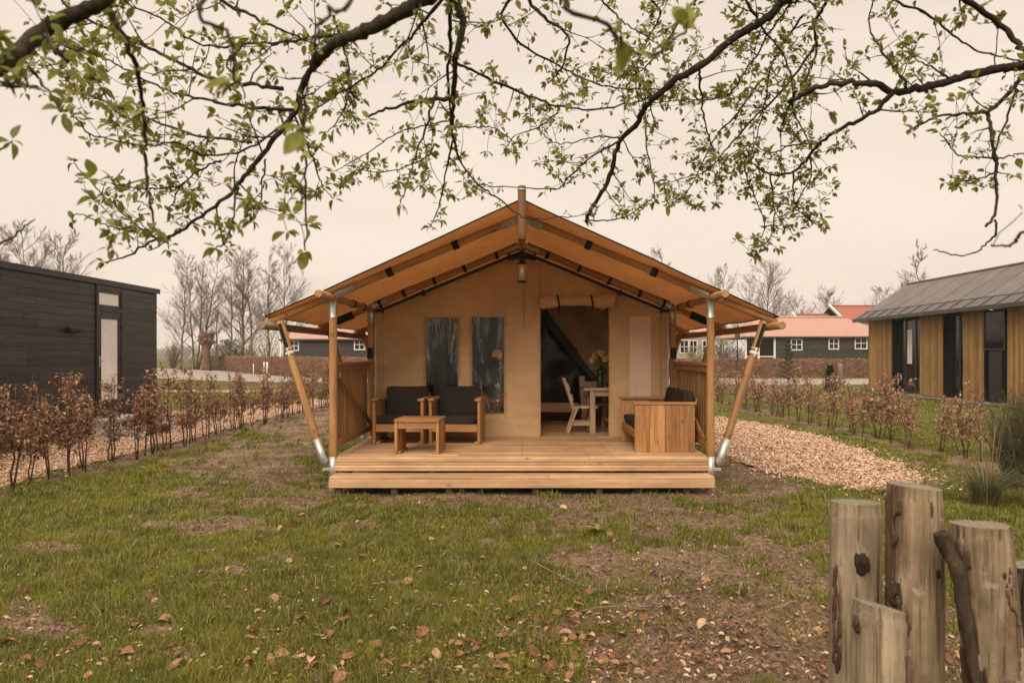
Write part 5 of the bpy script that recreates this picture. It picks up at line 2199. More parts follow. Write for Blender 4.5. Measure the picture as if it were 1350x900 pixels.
# far woods on the horizon
m = MB()
for (xa, xb, yy, hh, sd) in ((-330, -150, 420, 9, 1), (-160, -60, 520, 8, 2), (90, 420, 480, 10, 3)):
    n = int((xb - xa) / 1.2)
    for i in range(n):
        x = xa + (xb - xa) * i / n
        h0 = hh * (.6 + .6 * mnoise.noise(Vector((x * .05, sd, 0))) + R.uniform(-.1, .2))
        for q in range(7):
            bx = x + R.gauss(0, 1.4)
            m.tube([(x, yy + R.uniform(-6, 6), -.5), (bx, yy, h0 * .5), (bx + R.gauss(0, .8), yy, h0 * R.uniform(.8, 1.1))], [.5, .35, .12], 3, cap=False)
M['far_wood'] = surf('far_wood', (.20, .16, .14), (.28, .23, .20), 1, rough=1, bump=0)  # paler than real wood: distance haze is mixed into the colour
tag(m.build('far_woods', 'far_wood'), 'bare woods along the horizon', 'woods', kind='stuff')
# ------------------------------------------------------------------ rough log bollards in the near corner
def logmat(nm, ca, cb, bark):
    k = NT(nm)
    v = k.coords((7, 7, .8))
    pl_ = k.coords((1, 1, 1))
    c = k.ramp(k.noise(v, 3.2, 7, .65), [(.28, ca), (.7, cb)])
    c = k.mix(1., c, k.ramp(k.noise(pl_, 5, 4), [(.3, .7), (.7, 1.12)]), 'MULTIPLY')
    fine = k.noise(k.coords((34, 34, .7)), 2.5, 3, .6)
    crack = k.ramp(fine, [(.58, 0), (.66, 1)])
    c = k.mix(k.math('MULTIPLY', crack, .75), c, (.045, .030, .018))
    wide = k.ramp(k.noise(k.coords((11, 11, .45)), 1.6, 6, .7), [(.56, 0), (.64, 1)])
    c = k.mix(k.math('MULTIPLY', wide, .7), c, (.07, .048, .03))
    spots = k.ramp(k.noise(k.coords((3, 3, 1.6)), 6, 6, .7), [(.60, 0), (.70, 1)])
    c = k.mix(k.math('MULTIPLY', spots, .6), c, (.06, .043, .03))
    lich = k.ramp(k.noise(pl_, 11, 6, .7), [(.58, 0), (.68, 1)])
    c = k.mix(k.math('MULTIPLY', lich, .35), c, (.20, .19, .12))
    if bark:
        f = k.ramp(k.noise(k.coords((1.2, 1.2, .7)), 5, 6, .62), [(.50, 0), (.60, 1)])
        c = k.mix(k.math('MULTIPLY', f, bark), c, k.ramp(k.noise(pl_, 38, 5, .7), [(.3, (.05, .032, .02)), (.7, (.20, .12, .075))]))
        c = k.mix(k.ramp(k.noise(pl_, 17, 4, .6), [(.63, 0), (.70, .5)]), c, (.46, .40, .32))
    k.l(c, k.b.inputs['Base Color'])
    k.b.inputs['Roughness'].default_value = .88
    k.b.inputs['Specular IOR Level'].default_value = .15
    b = k.bump(k.noise(v, 6, 6, .7), .9, .014)
    b = k.bump(crack, -.8, .006, b)
    b = k.bump(wide, -.6, .008, b)
    b = k.bump(k.noise(pl_, 60, 5, .7), .35, .004, b)
    k.l(b, k.b.inputs['Normal'])
    M[nm] = k.m


logmat('log_grey', (.19, .14, .09), (.48, .37, .25), .15)
logmat('log_brown', (.16, .108, .062), (.43, .32, .20), .45)
logmat('log_bark', (.17, .12, .072), (.44, .325, .21), .7)
logmat('log_dark', (.028, .02, .014), (.10, .07, .047), .6)
logmat('bark_flake', (.045, .027, .017), (.17, .095, .055), 0.)
k = NT('end_grain')
v = k.coords((1, 1, 1), False)
w_ = k.n('ShaderNodeTexWave', wave_type='RINGS', rings_direction='Z')
w_.inputs['Scale'].default_value = 22
w_.inputs['Distortion'].default_value = 2.5
w_.inputs['Detail'].default_value = 3
k.l(v, w_.inputs[0])
c = k.mix(.35, k.ramp(k.noise(v, 30, 5, .7), [(.3, (.10, .085, .05)), (.7, (.25, .205, .13))]), k.ramp(w_.outputs[1], [(0, (.12, .095, .06)), (1, (.27, .22, .145))]))
k.l(c, k.b.inputs['Base Color'])
k.b.inputs['Roughness'].default_value = .95
k.l(k.bump(k.noise(v, 60, 4, .7), .5, .004), k.b.inputs['Normal'])
M['end_grain'] = k.m


def log_post(label, x, y, r, h, tilt, lean, mat, seed, knots=(), notch=None, flakes=(), name='log_bollard'):
    """r radius, tilt (slope of the sawn top in x and y), lean (x shift per metre going up), knots = (angle, z, size)"""
    t = thing(name, label, 'bollard', (x - lean * h, y, 0), 0, 'rough log bollards in the near corner')
    rr = random.Random(seed)
    grooves = [(rr.uniform(0, 6.28), rr.uniform(.025, .06), rr.uniform(.006, .018), rr.uniform(-.25, .25)) for _ in range(9)]
    NA, NZ = 72, 90

    def ang(u):
        return -6.2832 * u

    def rad(a, z):
        d = 1 + .05 * math.sin(2 * a + seed) + .03 * math.sin(3 * a + z * 2 + seed * 2)
        d += .06 * mnoise.noise(Vector((math.cos(a) * 1.2, math.sin(a) * 1.2, z * 1.6 + seed)))
        d += .035 * mnoise.noise(Vector((math.cos(a) * 4, math.sin(a) * 4, z * 3 + seed)))
        q = r * d
        for ga, gw, gd, gs in grooves:
            da = (a + gs * z - ga + math.pi) % 6.2832 - math.pi
            q -= gd * math.exp(-(da / gw) ** 2) * (.6 + .4 * math.sin(z * 5 + ga))
        for ka, kz, ks in knots:
            da = (a - ka + math.pi) % 6.2832 - math.pi
            e = ((da * r) ** 2 + ((z - kz) * .75) ** 2) / ks ** 2
            q += ks * .55 * math.exp(-e) - ks * .75 * math.exp(-e * 7)
        if notch:
            na, nz0, nz1, nd = notch
            da = (a - na + math.pi) % 6.2832 - math.pi
            if nz0 < z < nz1:
                q -= nd * math.exp(-(da / .5) ** 2) * math.sin(math.pi * (z - nz0) / (nz1 - nz0)) * (1 + .5 * mnoise.noise(Vector((a * 3, z * 14, 1))))
        return q

    def pt(u, w):
        a = ang(u)
        z = -.05 + (h + .05) * w
        zt = z
        q = rad(a, z)
        if w > .97:
            q -= .004 + .006 * max(0, mnoise.noise(Vector((math.cos(a) * 6, math.sin(a) * 6, seed)))) * (w - .97) / .03
        X_, Y_ = math.cos(a) * q, math.sin(a) * q
        zt = z + (X_ * tilt[0] + Y_ * tilt[1]) * max(0, (w - .6) / .4)
        return Vector((X_ + lean * z, Y_, zt))
    m = MB()
    m.grid(pt, NA, NZ)
    m.build('trunk', mat, t)
    m = MB()
    ringn = 8
    for j in range(ringn + 1):
        for i in range(NA):
            p = pt(i / NA, 1.)
            c0 = Vector((lean * h, 0, h))
            f = j / ringn
            q = c0.lerp(p, f)
            q.z += .004 * mnoise.noise(q * 40) * (1 if j < ringn else 0)
            m.v.append(tuple(q))
    for j in range(ringn):
        for i in range(NA):
            i2 = (i + 1) % NA
            m.f.append((j * NA + i, (j + 1) * NA + i, (j + 1) * NA + i2, j * NA + i2)[::-1])
            m.sm.append(True)
    m.build('cut_top', 'end_grain', t)
    # knots: dark broken ends, taller than wide
    for ka, kz, ks in knots:
        mm = MB()
        q = rad(ka, kz)
        n_ = Vector((math.cos(ka), math.sin(ka), 0))
        sd_ = Vector((-n_.y, n_.x, 0))
        c0 = n_ * (q + ks * .12) + Vector((lean * kz, 0, kz))
        b0 = len(mm.v)
        mm.tube([c0, c0 + n_ * ks * .45, c0 + n_ * ks * .58, c0 + n_ * ks * .50, c0 + n_ * ks * .56], [ks * .95, ks * .85, ks * .6, ks * .4, ks * .15], 14, rough=.2)
        mm.v = [tuple((v_[0], v_[1], kz + (v_[2] - kz) * 1.55)) for v_ in mm.v]
        mm.build('knot', 'log_dark', t)
    # strips of bark still clinging to the stem
    for (a0, a1, z0, z1, thr, off, bm) in flakes:
        mm = MB()
        na, nz = 26, 70
        vid = {}

        def vtx(i, j):
            if (i, j) not in vid:
                a = a0 + (a1 - a0) * i / na
                z = z0 + (z1 - z0) * j / nz
                q = rad(a, z) + off * (1 + .7 * mnoise.noise(Vector((a * 5, z * 14, seed)))) * (1 if 1 < i < na - 1 else .2)
                zz = z + (math.cos(a) * q * tilt[0] + math.sin(a) * q * tilt[1]) * max(0, ((z + .05) / (h + .05) - .6) / .4)
                vid[(i, j)] = len(mm.v)
                mm.v.append((math.cos(a) * q + lean * z, math.sin(a) * q, zz))
            return vid[(i, j)]
        keep = set()
        for j in range(nz):
            for i in range(na):
                a = a0 + (a1 - a0) * (i + .5) / na
                z = z0 + (z1 - z0) * (j + .5) / nz
                u_ = abs((i + .5) / na - .5) * 2
                w_ = abs((j + .5) / nz - .5) * 2
                nv_ = mnoise.noise(Vector((a * 2.2, z * 5, seed * 3))) + .5 * mnoise.noise(Vector((a * 6, z * 16, seed)))
                if nv_ - u_ ** 3 * .9 - w_ ** 4 * .7 > thr:
                    keep.add((i, j))
        islands = []                               # every flake is a piece of its own; keep the larger ones
        while keep:
            todo, isl = [keep.pop()], []
            while todo:
                i, j = todo.pop()
                isl.append((i, j))
                for nb_ in ((i + 1, j), (i - 1, j), (i, j + 1), (i, j - 1)):
                    if nb_ in keep:
                        keep.remove(nb_)
                        todo.append(nb_)
            islands.append(isl)
        for isl in sorted(islands, key=len)[::-1][:6]:
            if len(isl) < 14:
                continue
            mm = MB()
            vid.clear()
            for i, j in isl:
                mm.f.append((vtx(i, j), vtx(i + 1, j), vtx(i + 1, j + 1), vtx(i, j + 1)))
                mm.sm.append(True)
            o = mm.build('bark', bm, t)
            md = o.modifiers.new('thickness', 'SOLIDIFY')
            md.thickness = .005
            md.offset = -1
    return t


FR = -math.pi / 2                                  # angle that faces us
log_post('pale grey log bollard with a big dark knot near its top', 1.238, 2.75, .086, 1.235, (.0, -.05), .004, 'log_grey', 3, [(FR - .12, 1.03, .030)], None, [(FR - 1.6, FR - .9, .2, 1.23, -.05, .003, 'bark_flake')])
log_post('tallest reddish log bollard with torn bark edge and deep crack', 1.308, 2.47, .088, 1.345, (-.12, 0), .0, 'log_brown', 7, [(FR + .5, 1.07, .012), (FR - 1.1, 1.0, .032)], (math.pi + .25, .72, 1.3, .012), [(FR - 2.2, FR - .55, .55, 1.343, -.30, .006, 'bark_flake'), (FR - .3, FR + .35, 1.19, 1.344, -.1, .002, 'bark_flake')])
log_post('shortest log bollard in front of the pale grey one', 1.062, 2.2, .078, 1.035, (-.26, -.12), .0, 'log_grey', 12, [(FR - 1.25, .99, .018)], None, [(FR - .5, FR + .5, .6, 1.0, .12, .003, 'bark_flake'), (FR + .7, FR + 1.7, .4, 1.02, 0., .003, 'bark_flake')])
t = log_post('leaning flaky-barked log bollard with a dark side branch stub', 1.425, 2.3, .082, 1.255, (.0, -.04), -.10, 'log_bark', 21, [(FR + .1, 1.12, .008), (FR + .9, .98, .007)], None, [(FR - 2.0, FR - .75, .3, 1.25, -.35, .007, 'bark_flake'), (FR - .8, FR + 1.5, .2, 1.12, .02, .004, 'log_bark'), (FR - .2, FR + .9, .5, 1.15, .18, .003, 'bark_flake')])
m = MB()
q = lambda px, py, Y=2.28: P(px, py, Y) - Vector((1.425 + .10 * 1.255, 2.3, 0))
m.tube(crom([tuple(q(1286, 900, 2.25)), tuple(q(1277, 840, 2.25)), tuple(q(1268, 780, 2.26)), tuple(q(1262, 750, 2.26)), tuple(q(1251, 728)), tuple(q(1243, 712)), tuple(q(1240, 702))], 4),
       [.012 + .010 * min(1, i / 8) for i in range(25)], 10, rough=.2)
m.tube([q(1243, 712), q(1246, 704), q(1247, 699)], [.016, .014, .009], 8, rough=.2)
m.build('branch_stub', 'log_dark', t)
log_post('dark bark covered log bollard cut by the right picture edge', 1.655, 2.4, .06, 1.10, (.1, 0), .06, 'log_dark', 33)

# ------------------------------------------------------------------ budding apple trees over our heads
# limbs: (tree, depth near, depth far, radius start, radius end, leafiness, [photo pixels])
LIMBS = [
    ('A', 1.55, 1.75, .019, .016, .5, [(-60, 118), (0, 89), (47, 50), (90, 23), (136, 0), (170, -28)]),
    ('A', 1.8, 2.0, .009, .0025, .8, [(138, -30), (142, 0), (156, 35), (179, 86), (187, 128), (190, 187), (194, 241), (200, 280), (206, 305)]),
    ('A', 1.7, 1.6, .004, .002, .3, [(25, 70), (31, 78), (58, 113), (80, 148)]),
    ('A', 1.5, 1.5, .004, .002, .8, [(20, 95), (24, 112), (0, 108), (-20, 104)]),
    ('A', 1.9, 1.9, .004, .002, .9, [(-40, 215), (0, 198), (16, 186)]),
    ('A', 1.7, 1.8, .004, .0015, .0, [(-40, 345), (0, 323), (25, 305), (45, 290)]),
    ('A', 1.5, 1.55, .004, .002, .9, [(60, 45), (75, 66), (88, 80), (78, 92)]),
    ('B', 2.6, 2.9, .008, .005, .6, [(373, 117), (338, 113), (288, 107), (249, 89), (210, 70), (167, 47), (105, 20), (70, -10)]),
    ('B', 2.9, 3.2, .007, .003, .8, [(470, 48), (420, 48), (389, 54), (327, 58), (268, 60), (218, 29), (167, 4), (140, -14)]),
    ('B', 2.2, 2.6, .023, .018, .4, [(575, -22), (554, 0), (517, 23), (478, 43), (439, 58), (412, 86)]),
    ('B', 2.6, 3.0, .013, .0028, .6, [(412, 86), (400, 115), (389, 148), (362, 183), (331, 222), (307, 253), (272, 280), (233, 307), (202, 317), (167, 338), (138, 346)]),
    ('B', 3.0, 3.0, .004, .0018, .45, [(206, 315), (171, 290), (132, 253), (112, 232), (97, 214)]),
    ('B', 3.0, 3.1, .0035, .0018, .6, [(206, 313), (156, 301), (124, 290), (102, 282), (95, 290)]),
    ('B', 2.7, 3.2, .007, .002, .9, [(392, 146), (338, 142), (292, 136), (249, 126), (206, 113), (156, 86), (128, 74), (90, 54), (70, 66)]),
    ('B', 2.8, 3.3, .006, .002, 1., [(331, 188), (311, 185), (253, 177), (194, 156), (136, 132), (97, 113), (62, 82), (40, 66)]),
    ('B', 2.8, 2.5, .005, .002, .9, [(380, 160), (330, 195), (276, 205), (229, 187), (190, 192), (124, 179), (104, 160), (93, 154)]),
    ('B', 2.9, 2.9, .005, .002, 1., [(290, 212), (276, 218), (241, 241), (226, 272), (222, 280)]),
    ('B', 2.9, 2.9, .004, .002, 1., [(241, 246), (200, 248), (160, 246), (146, 236)]),
    ('B', 2.0, 2.0, .005, .002, .8, [(395, 120), (397, 156), (402, 218), (404, 288), (402, 330)]),
    ('B', 2.3, 2.2, .004, .002, .7, [(315, 248), (311, 257), (307, 288), (299, 319), (285, 326)]),
    ('B', 2.7, 2.6, .004, .002, .9, [(350, 210), (346, 241), (342, 272), (331, 290)]),
    ('B', 3.0, 3.3, .005, .002, 1., [(389, 150), (400, 180), (415, 215), (425, 245), (440, 262)]),
    ('B', 2.6, 3.4, .011, .004, .7, [(586, -30), (591, 0), (593, 58), (591, 117), (596, 175)]),
    ('B', 3.4, 4.2, .006, .0022, .45, [(596, 175), (610, 218), (633, 245), (664, 268), (696, 288), (742, 286), (775, 283)]),
    ('B', 2.5, 2.9, .019, .007, .7, [(590, -30), (598, 0), (610, 31), (602, 78), (598, 124), (596, 164)]),
    ('B', 2.4, 3.1, .008, .003, .7, [(598, -20), (583, 0), (556, 31), (524, 66), (493, 97), (447, 124), (410, 148)]),
    ('B', 3.4, 3.7, .005, .002, .7, [(597, 185), (587, 233), (579, 272), (567, 300)]),
    ('B', 2.9, 2.6, .006, .002, .9, [(575, 120), (567, 152), (552, 194), (540, 233), (528, 268)]),
    ('B', 3.2, 4.0, .007, .004, .7, [(596, 80), (622, 93), (664, 113), (703, 128), (734, 140), (789, 144), (850, 130), (881, 113)]),
    ('B', 2.9, 4.0, .006, .003, .9, [(672, -15), (661, 23), (688, 58), (731, 84), (773, 105), (812, 117), (850, 117), (900, 119)]),
    ('B', 3.0, 3.3, .010, .003, .6, [(680, -30), (696, 0), (723, 27), (750, 51), (740, 90), (722, 110)]),
    ('B', 3.3, 3.6, .004, .002, 1., [(602, 167), (630, 168), (653, 169), (680, 190)]),
    ('B', 3.5, 3.7, .004, .002, .9, [(590, 160), (548, 168), (517, 179), (478, 206), (439, 226)]),
    ('B', 3.0, 3.0, .009, .004, .15, [(590, 130), (548, 134), (509, 144), (484, 154)]),
    ('B', 3.3, 3.6, .004, .002, 1., [(575, 190), (556, 210), (509, 226), (470, 224)]),
    ('B', 3.0, 3.0, .006, .002, 1., [(440, 20), (455, 70), (462, 110), (450, 150), (432, 175)]),
    ('B', 2.6, 2.7, .007, .003, .9, [(290, -20), (330, 20), (372, 40), (420, 62)]),
    ('B', 2.3, 2.4, .004, .002, 1., [(320, 60), (300, 85), (315, 105), (322, 130)]),
    ('C', 3.0, 4.0, .020, .010, .4, [(1065, -25), (1035, 0), (1005, 27), (974, 47), (924, 86), (881, 113), (852, 140), (838, 165), (816, 187), (804, 233), (781, 272), (773, 292)]),
    ('C', 4.0, 4.3, .006, .0025, .5, [(816, 187), (781, 206), (750, 233), (734, 249), (680, 247), (629, 243)]),
    ('C', 4.0, 4.2, .005, .002, .7, [(816, 182), (790, 180), (773, 183), (734, 189), (711, 167), (738, 148)]),
    ('C', 4.0, 4.1, .005, .002, 1., [(735, 148), (711, 167), (680, 179), (668, 194)]),
    ('C', 4.0, 4.2, .005, .0022, .8, [(773, 290), (800, 291), (830, 283), (858, 262), (885, 250)]),
    ('C', 3.1, 3.3, .022, .009, .35, [(1400, 74), (1350, 86), (1305, 93), (1258, 105), (1219, 115), (1181, 121), (1153, 111), (1122, 109), (1083, 113), (1060, 124), (1039, 134)]),
    ('C', 3.2, 3.7, .011, .003, .7, [(1177, 124), (1146, 152), (1114, 167), (1083, 187), (1052, 222), (1021, 230), (994, 218), (976, 200)]),
    ('C', 3.6, 3.9, .005, .002, 1., [(1083, 191), (1044, 191), (1017, 202), (990, 190), (960, 205)]),
    ('C', 3.5, 3.7, .005, .002, 1., [(1080, 188), (1068, 205), (1070, 230), (1052, 264), (1046, 280)]),
    ('C', 3.8, 4.0, .005, .002, 1., [(984, 205), (982, 226), (994, 257), (1009, 296), (1000, 316)]),
    ('C', 3.2, 3.2, .012, .004, .6, [(1390, 88), (1350, 101), (1332, 121), (1301, 148), (1270, 150), (1231, 156), (1204, 169)]),
    ('C', 3.2, 3.0, .0085, .005, .15, [(1301, 148), (1309, 183), (1313, 233), (1313, 280), (1300, 298)]),
    ('C', 3.0, 3.0, .005, .002, .12, [(1313, 290), (1312, 308), (1298, 324), (1278, 336), (1250, 334), (1231, 329)]),
    ('C', 1.6, 1.6, .004, .002, .0, [(1385, 292), (1350, 307), (1335, 320), (1320, 325), (1307, 323)]),
    ('C', 3.2, 3.1, .006, .003, .2, [(1340, 118), (1336, 130), (1320, 175), (1313, 202), (1317, 215)]),
    ('C', 3.1, 3.1, .005, .002, .5, [(1313, 208), (1290, 207), (1266, 206), (1250, 190), (1239, 175)]),
    ('C', 3.1, 3.0, .004, .002, .5, [(1313, 212), (1335, 205), (1360, 200)]),
    ('C', 3.1, 3.1, .004, .002, .6, [(1311, 228), (1295, 235), (1278, 237), (1260, 241), (1247, 241)]),
    ('C', 2.9, 3.0, .013, .009, .3, [(1255, -20), (1274, 0), (1309, 23), (1336, 51), (1356, 70), (1385, 82)]),
    ('C', 3.2, 3.1, .006, .003, .5, [(1150, -14), (1177, 0), (1223, 19), (1262, 51), (1297, 70), (1335, 78), (1350, 80)]),
    ('C', 3.1, 3.2, .005, .002, .7, [(1252, 104), (1230, 90), (1208, 78), (1192, 58)]),
    ('C', 3.1, 3.2, .006, .002, .7, [(1194, 116), (1192, 105), (1161, 66), (1146, 31), (1150, 0), (1156, -15)]),
    ('C', 3.4, 3.6, .006, .003, .6, [(922, 93), (924, 120), (928, 156), (943, 202)]),
    ('C', 3.3, 3.4, .010, .004, .8, [(1110, -25), (1091, 0), (1075, 31), (1075, 70), (1060, 110)]),
    ('C', 3.3, 4.0, .007, .002, 1., [(1060, -15), (1040, 10), (1017, 39), (986, 89), (955, 128), (900, 132), (850, 136)]),
    ('C', 3.3, 3.6, .006, .002, 1., [(1050, 120), (1044, 136), (1060, 175), (1074, 205)]),
    ('C', 3.7, 4.0, .006, .002, 1., [(1000, 110), (967, 156), (945, 178), (908, 249), (885, 268)]),
    ('C', 3.9, 4.0, .005, .002, .8, [(850, 144), (854, 202), (862, 240), (862, 262)]),
    ('C', 3.7, 3.8, .005, .002, 1., [(1046, 225), (1048, 268), (1062, 285), (1083, 301)]),
    ('C', 3.8, 3.9, .005, .002, 1., [(1014, 228), (1021, 272), (1017, 310), (994, 340)]),
    ('C', 3.5, 3.9, .007, .002, 1., [(1075, 60), (1040, 110), (1000, 150), (960, 195), (930, 225), (880, 240)]),
    ('C', 3.4, 3.8, .006, .002, 1., [(1060, 20), (1020, 80), (1010, 130), (1000, 170), (985, 215)]),
    ('C', 3.1, 3.6, .006, .002, 1., [(985, -20), (1000, 30), (1030, 70), (1045, 120), (1030, 170), (1030, 230)]),
    ('C', 3.6, 4.0, .006, .002, 1., [(930, -15), (900, 20), (880, 55), (850, 90), (820, 100), (790, 95)]),
    ('C', 3.6, 3.9, .006, .002, 1., [(860, -20), (870, 20), (850, 60), (838, 100), (845, 150)]),
    ('C', 3.2, 3.4, .005, .002, .9, [(800, -20), (812, 20), (838, 40), (870, 60)]),
    ('C', 1.15, 1.25, .004, .002, .25, [(770, -20), (800, 30), (826, 62), (862, 70), (905, 40)]),
    ('B', 1.05, 1.2, .0035, .002, .25, [(475, -20), (430, 20), (415, 70), (402, 130), (398, 170)]),
    ('B', 1.1, 1.2, .0035, .002, .3, [(280, -15), (300, 40), (306, 80), (310, 110)]),
]
HUB = {'A': Vector((-1.15, 1.9, 2.95)), 'B': Vector((-.30, 2.6, 3.55)), 'C': Vector((1.35, 3.1, 3.75))}
ENVX = [-80, 0, 60, 100, 130, 200, 290, 330, 400, 440, 480, 530, 570, 620, 660, 700, 760, 800, 850, 900, 950, 1005, 1040, 1090, 1110, 1150, 1200, 1235, 1260, 1300, 1330, 1430]
ENVY = [120, 128, 130, 190, 330, 335, 330, 300, 330, 255, 232, 275, 300, 262, 275, 262, 292, 288, 285, 272, 318, 346, 320, 300, 200, 175, 182, 240, 250, 310, 305, 305]
brm = {'A': MB(), 'B': MB(), 'C': MB()}
lfm = {'A': MB(), 'B': MB(), 'C': MB()}
rr = random.Random(77)


def topx(p):
    return CX + F * p.x / p.y, HY - F * (p.z - EYE) / p.y


def allowed(p, slack=0):
    x, y = topx(p)
    return y < np.interp(x, ENVX, ENVY) + slack


def rosette(tr, p, d, n, L):
    for q in range(n):
        a_ = Vector((rr.gauss(0, 1), rr.gauss(0, 1), rr.gauss(.1, .9)))
        a_ = (a_ - d * a_.dot(d) * .55 + d * rr.uniform(.3, 1.2)).normalized()
        ll = L * rr.uniform(.55, 1.25)
        lfm[tr].leaf_hi(p + a_ * .006, a_, (rr.gauss(0, .45), rr.gauss(0, .45), 1), ll * 1.16, ll * 1.16 * rr.uniform(.42, .58), rr.uniform(.15, .4), rr.uniform(-.1, .5))


def twig(tr, p, d, L, r, leafy, depth=0):
    n = max(3, int(L / .035))
    pts = [p]
    for i in range(n):
        d = (d + Vector((rr.gauss(0, .16), rr.gauss(0, .16), rr.gauss(.03, .15)))).normalized()
        nx_ = pts[-1] + d * (L / n)
        if not allowed(nx_):
            d = (d + Vector((0, 0, 1.2))).normalized()
            nx_ = pts[-1] + d * (L / n)
            if not allowed(nx_, 6):
                break
        pts.append(nx_)
    if len(pts) < 2:
        return
    k_ = len(pts)
    brm[tr].tube(pts, [max(.0011, r * (1 - .62 * i / (k_ - 1)) * (1 + (rr.uniform(.0, .35) if rr.random() < .3 else 0))) for i in range(k_)], 5, cap=False)
    for i in range(1, k_):
        if rr.random() < leafy * .50:
            sd = Vector((rr.gauss(0, 1), rr.gauss(0, 1), rr.gauss(0.2, 1))).normalized()
            sp = pts[i] + sd * rr.uniform(.006, .022)
            brm[tr].tube([pts[i], sp], [.0020, .0016], 4, cap=False)
            rosette(tr, sp, sd, rr.randint(2, 5), rr.uniform(.017, .031))
        if depth < 1 and rr.random() < .28:
            d2 = (pts[i] - pts[i - 1]).normalized() + Vector((rr.gauss(0, .8), rr.gauss(0, .6), rr.gauss(0, .8)))
            twig(tr, pts[i], d2.normalized(), L * rr.uniform(.25, .55), r * .6, leafy, depth + 1)
    if rr.random() < .25 + leafy:
        rosette(tr, pts[-1], d, rr.randint(3, 6), rr.uniform(.022, .036))


for (tr, ya, yb, ra, rb, leafy, px) in LIMBS:
    n = len(px)
    W3 = []
    ph = rr.uniform(0, 6)
    for i, (x, y) in enumerate(px):
        f = i / (n - 1)
        Y = ya + (yb - ya) * f + .05 * math.sin(f * 7 + ph)
        W3.append(tuple(P(x, y, Y)))
    # carry limbs that come in over the top edge on to the crown's fork
    r0s = 0
    if px[0][1] < -8:
        s_ = Vector(W3[0])
        hb = HUB[tr]
        W3 = [tuple(hb), tuple(hb.lerp(s_, .55) + Vector((0, 0, .12)))] + W3
        r0s = 2
    pts = [Vector(q) for q in crom(W3, 6)]
    k_ = len(pts)
    seg_len = 0
    for i in range(1, k_ - 1):
        pts[i] = pts[i] + Vector((rr.gauss(0, 1), rr.gauss(0, 1), rr.gauss(0, 1))) * (.0024 + ra * .06)
    rad_ = []
    for i in range(k_):
        f = max(0, (i / 6 - r0s)) / max(1, (k_ - 1) / 6 - r0s)
        rad_.append((ra + (rb - ra) * min(1, f) ** .8) * (1 + rr.uniform(-.10, .14)))
    brm[tr].tube(pts, rad_, 10 if ra > .008 else 6, rough=.06)
    for i in range(r0s * 6 + 1, k_):
        p = pts[i]
        d0 = (pts[i] - pts[i - 1]).normalized()
        Ls = (pts[i] - pts[i - 1]).length
        if p.y < 1.4 and leafy < .4:
            if rr.random() < .10:
                rosette(tr, p, d0, 3, .03)
            continue
        # leafy spurs
        nsp = Ls / .032 * leafy * .55
        for w in range(int(nsp) + (rr.random() < nsp % 1)):
            sd = Vector((rr.gauss(0, 1), rr.gauss(0, 1), rr.gauss(.2, 1)))
            sd = (sd - d0 * sd.dot(d0) * .5).normalized()
            b0 = pts[i - 1].lerp(p, rr.random())
            sp = b0 + sd * (rad_[i] + rr.uniform(.004, .03))
            if not allowed(sp, 8):
                continue
            brm[tr].tube([b0, sp], [.0028, .0018], 4, cap=False)
            rosette(tr, sp, sd, rr.randint(2, 5), rr.uniform(.018, .032))
        # side twigs
        ntw = Ls / .085 * (.35 + .65 * leafy)
        for w in range(int(ntw) + (rr.random() < ntw % 1)):
            sd = Vector((rr.gauss(0, 1), rr.gauss(0, .7), rr.gauss(0, 1)))
            sd = (sd - d0 * sd.dot(d0) * .6 + d0 * .5).normalized()
            if not allowed(p + sd * .06):
                continue
            twig(tr, p, sd, rr.uniform(.05, .26) if leafy > .3 else rr.uniform(.02, .1), min(.0035, rad_[i] * .5), leafy)
    if leafy > .2:
        rosette(tr, pts[-1], (pts[-1] - pts[-2]).normalized(), 5, .036)
# trunks and overhead forks, outside the picture
mA, mB = MB(), MB()
mA.tube(crom([(-3.0, 1.15, -.1), (-2.95, 1.2, .8), (-2.75, 1.3, 1.6), (-2.2, 1.42, 2.1), tuple(P(-60, 118, 1.55))], 6), [.13 - .106 * (i / 24) ** .8 for i in range(25)], 12, rough=.06)
mA.tube(crom([(-2.75, 1.3, 1.6), (-2.2, 1.6, 2.5), (-1.6, 1.8, 2.85), tuple(HUB['A']), tuple(P(170, -28, 1.75))], 6), [.07 - .05 * (i / 24) for i in range(25)], 10, rough=.06)
rt = P(1400, 74, 3.1)
mB.tube(crom([(3.75, 3.2, -.1), (3.7, 3.2, .9), (3.5, 3.15, 1.8), (3.1, 3.12, 2.6), tuple(rt)], 6), [.16 - .138 * (i / 24) ** .8 for i in range(25)], 12, rough=.06)
mB.tube(crom([(3.5, 3.15, 1.8), (3.1, 3.15, 2.9), (2.4, 3.15, 3.6), tuple(HUB['C']), (.5, 2.9, 3.75), tuple(HUB['B'])], 6), [.10 - .075 * (i / 30) for i in range(31)], 12, rough=.06)
mB.tube(crom([tuple(HUB['C']), (1.9, 3.0, 3.5), tuple(P(1255, -20, 2.9))], 6), [.03 - .017 * i / 12 for i in range(13)], 8)
mB.tube(crom([tuple(rt), tuple(P(1385, 82, 3.0))], 4), [.02, .018, .016, .014, .013], 8)
ta = thing('apple_tree', 'budding tree whose thick mossy limb crosses the upper left corner', 'tree', (-3.0, 1.15, 0))
tb = thing('apple_tree', 'large budding tree whose leafy branches hang over the tent and lawn', 'tree', (3.75, 3.2, 0))
for o, off in ((mA.build('trunk', 'apple_bark', ta), ta), (brm['A'].build('branches', 'apple_bark', ta), ta), (lfm['A'].build('foliage', 'apple_leaf', ta), ta),
               (mB.build('trunk', 'apple_bark', tb), tb)):
    o.location = -off.location
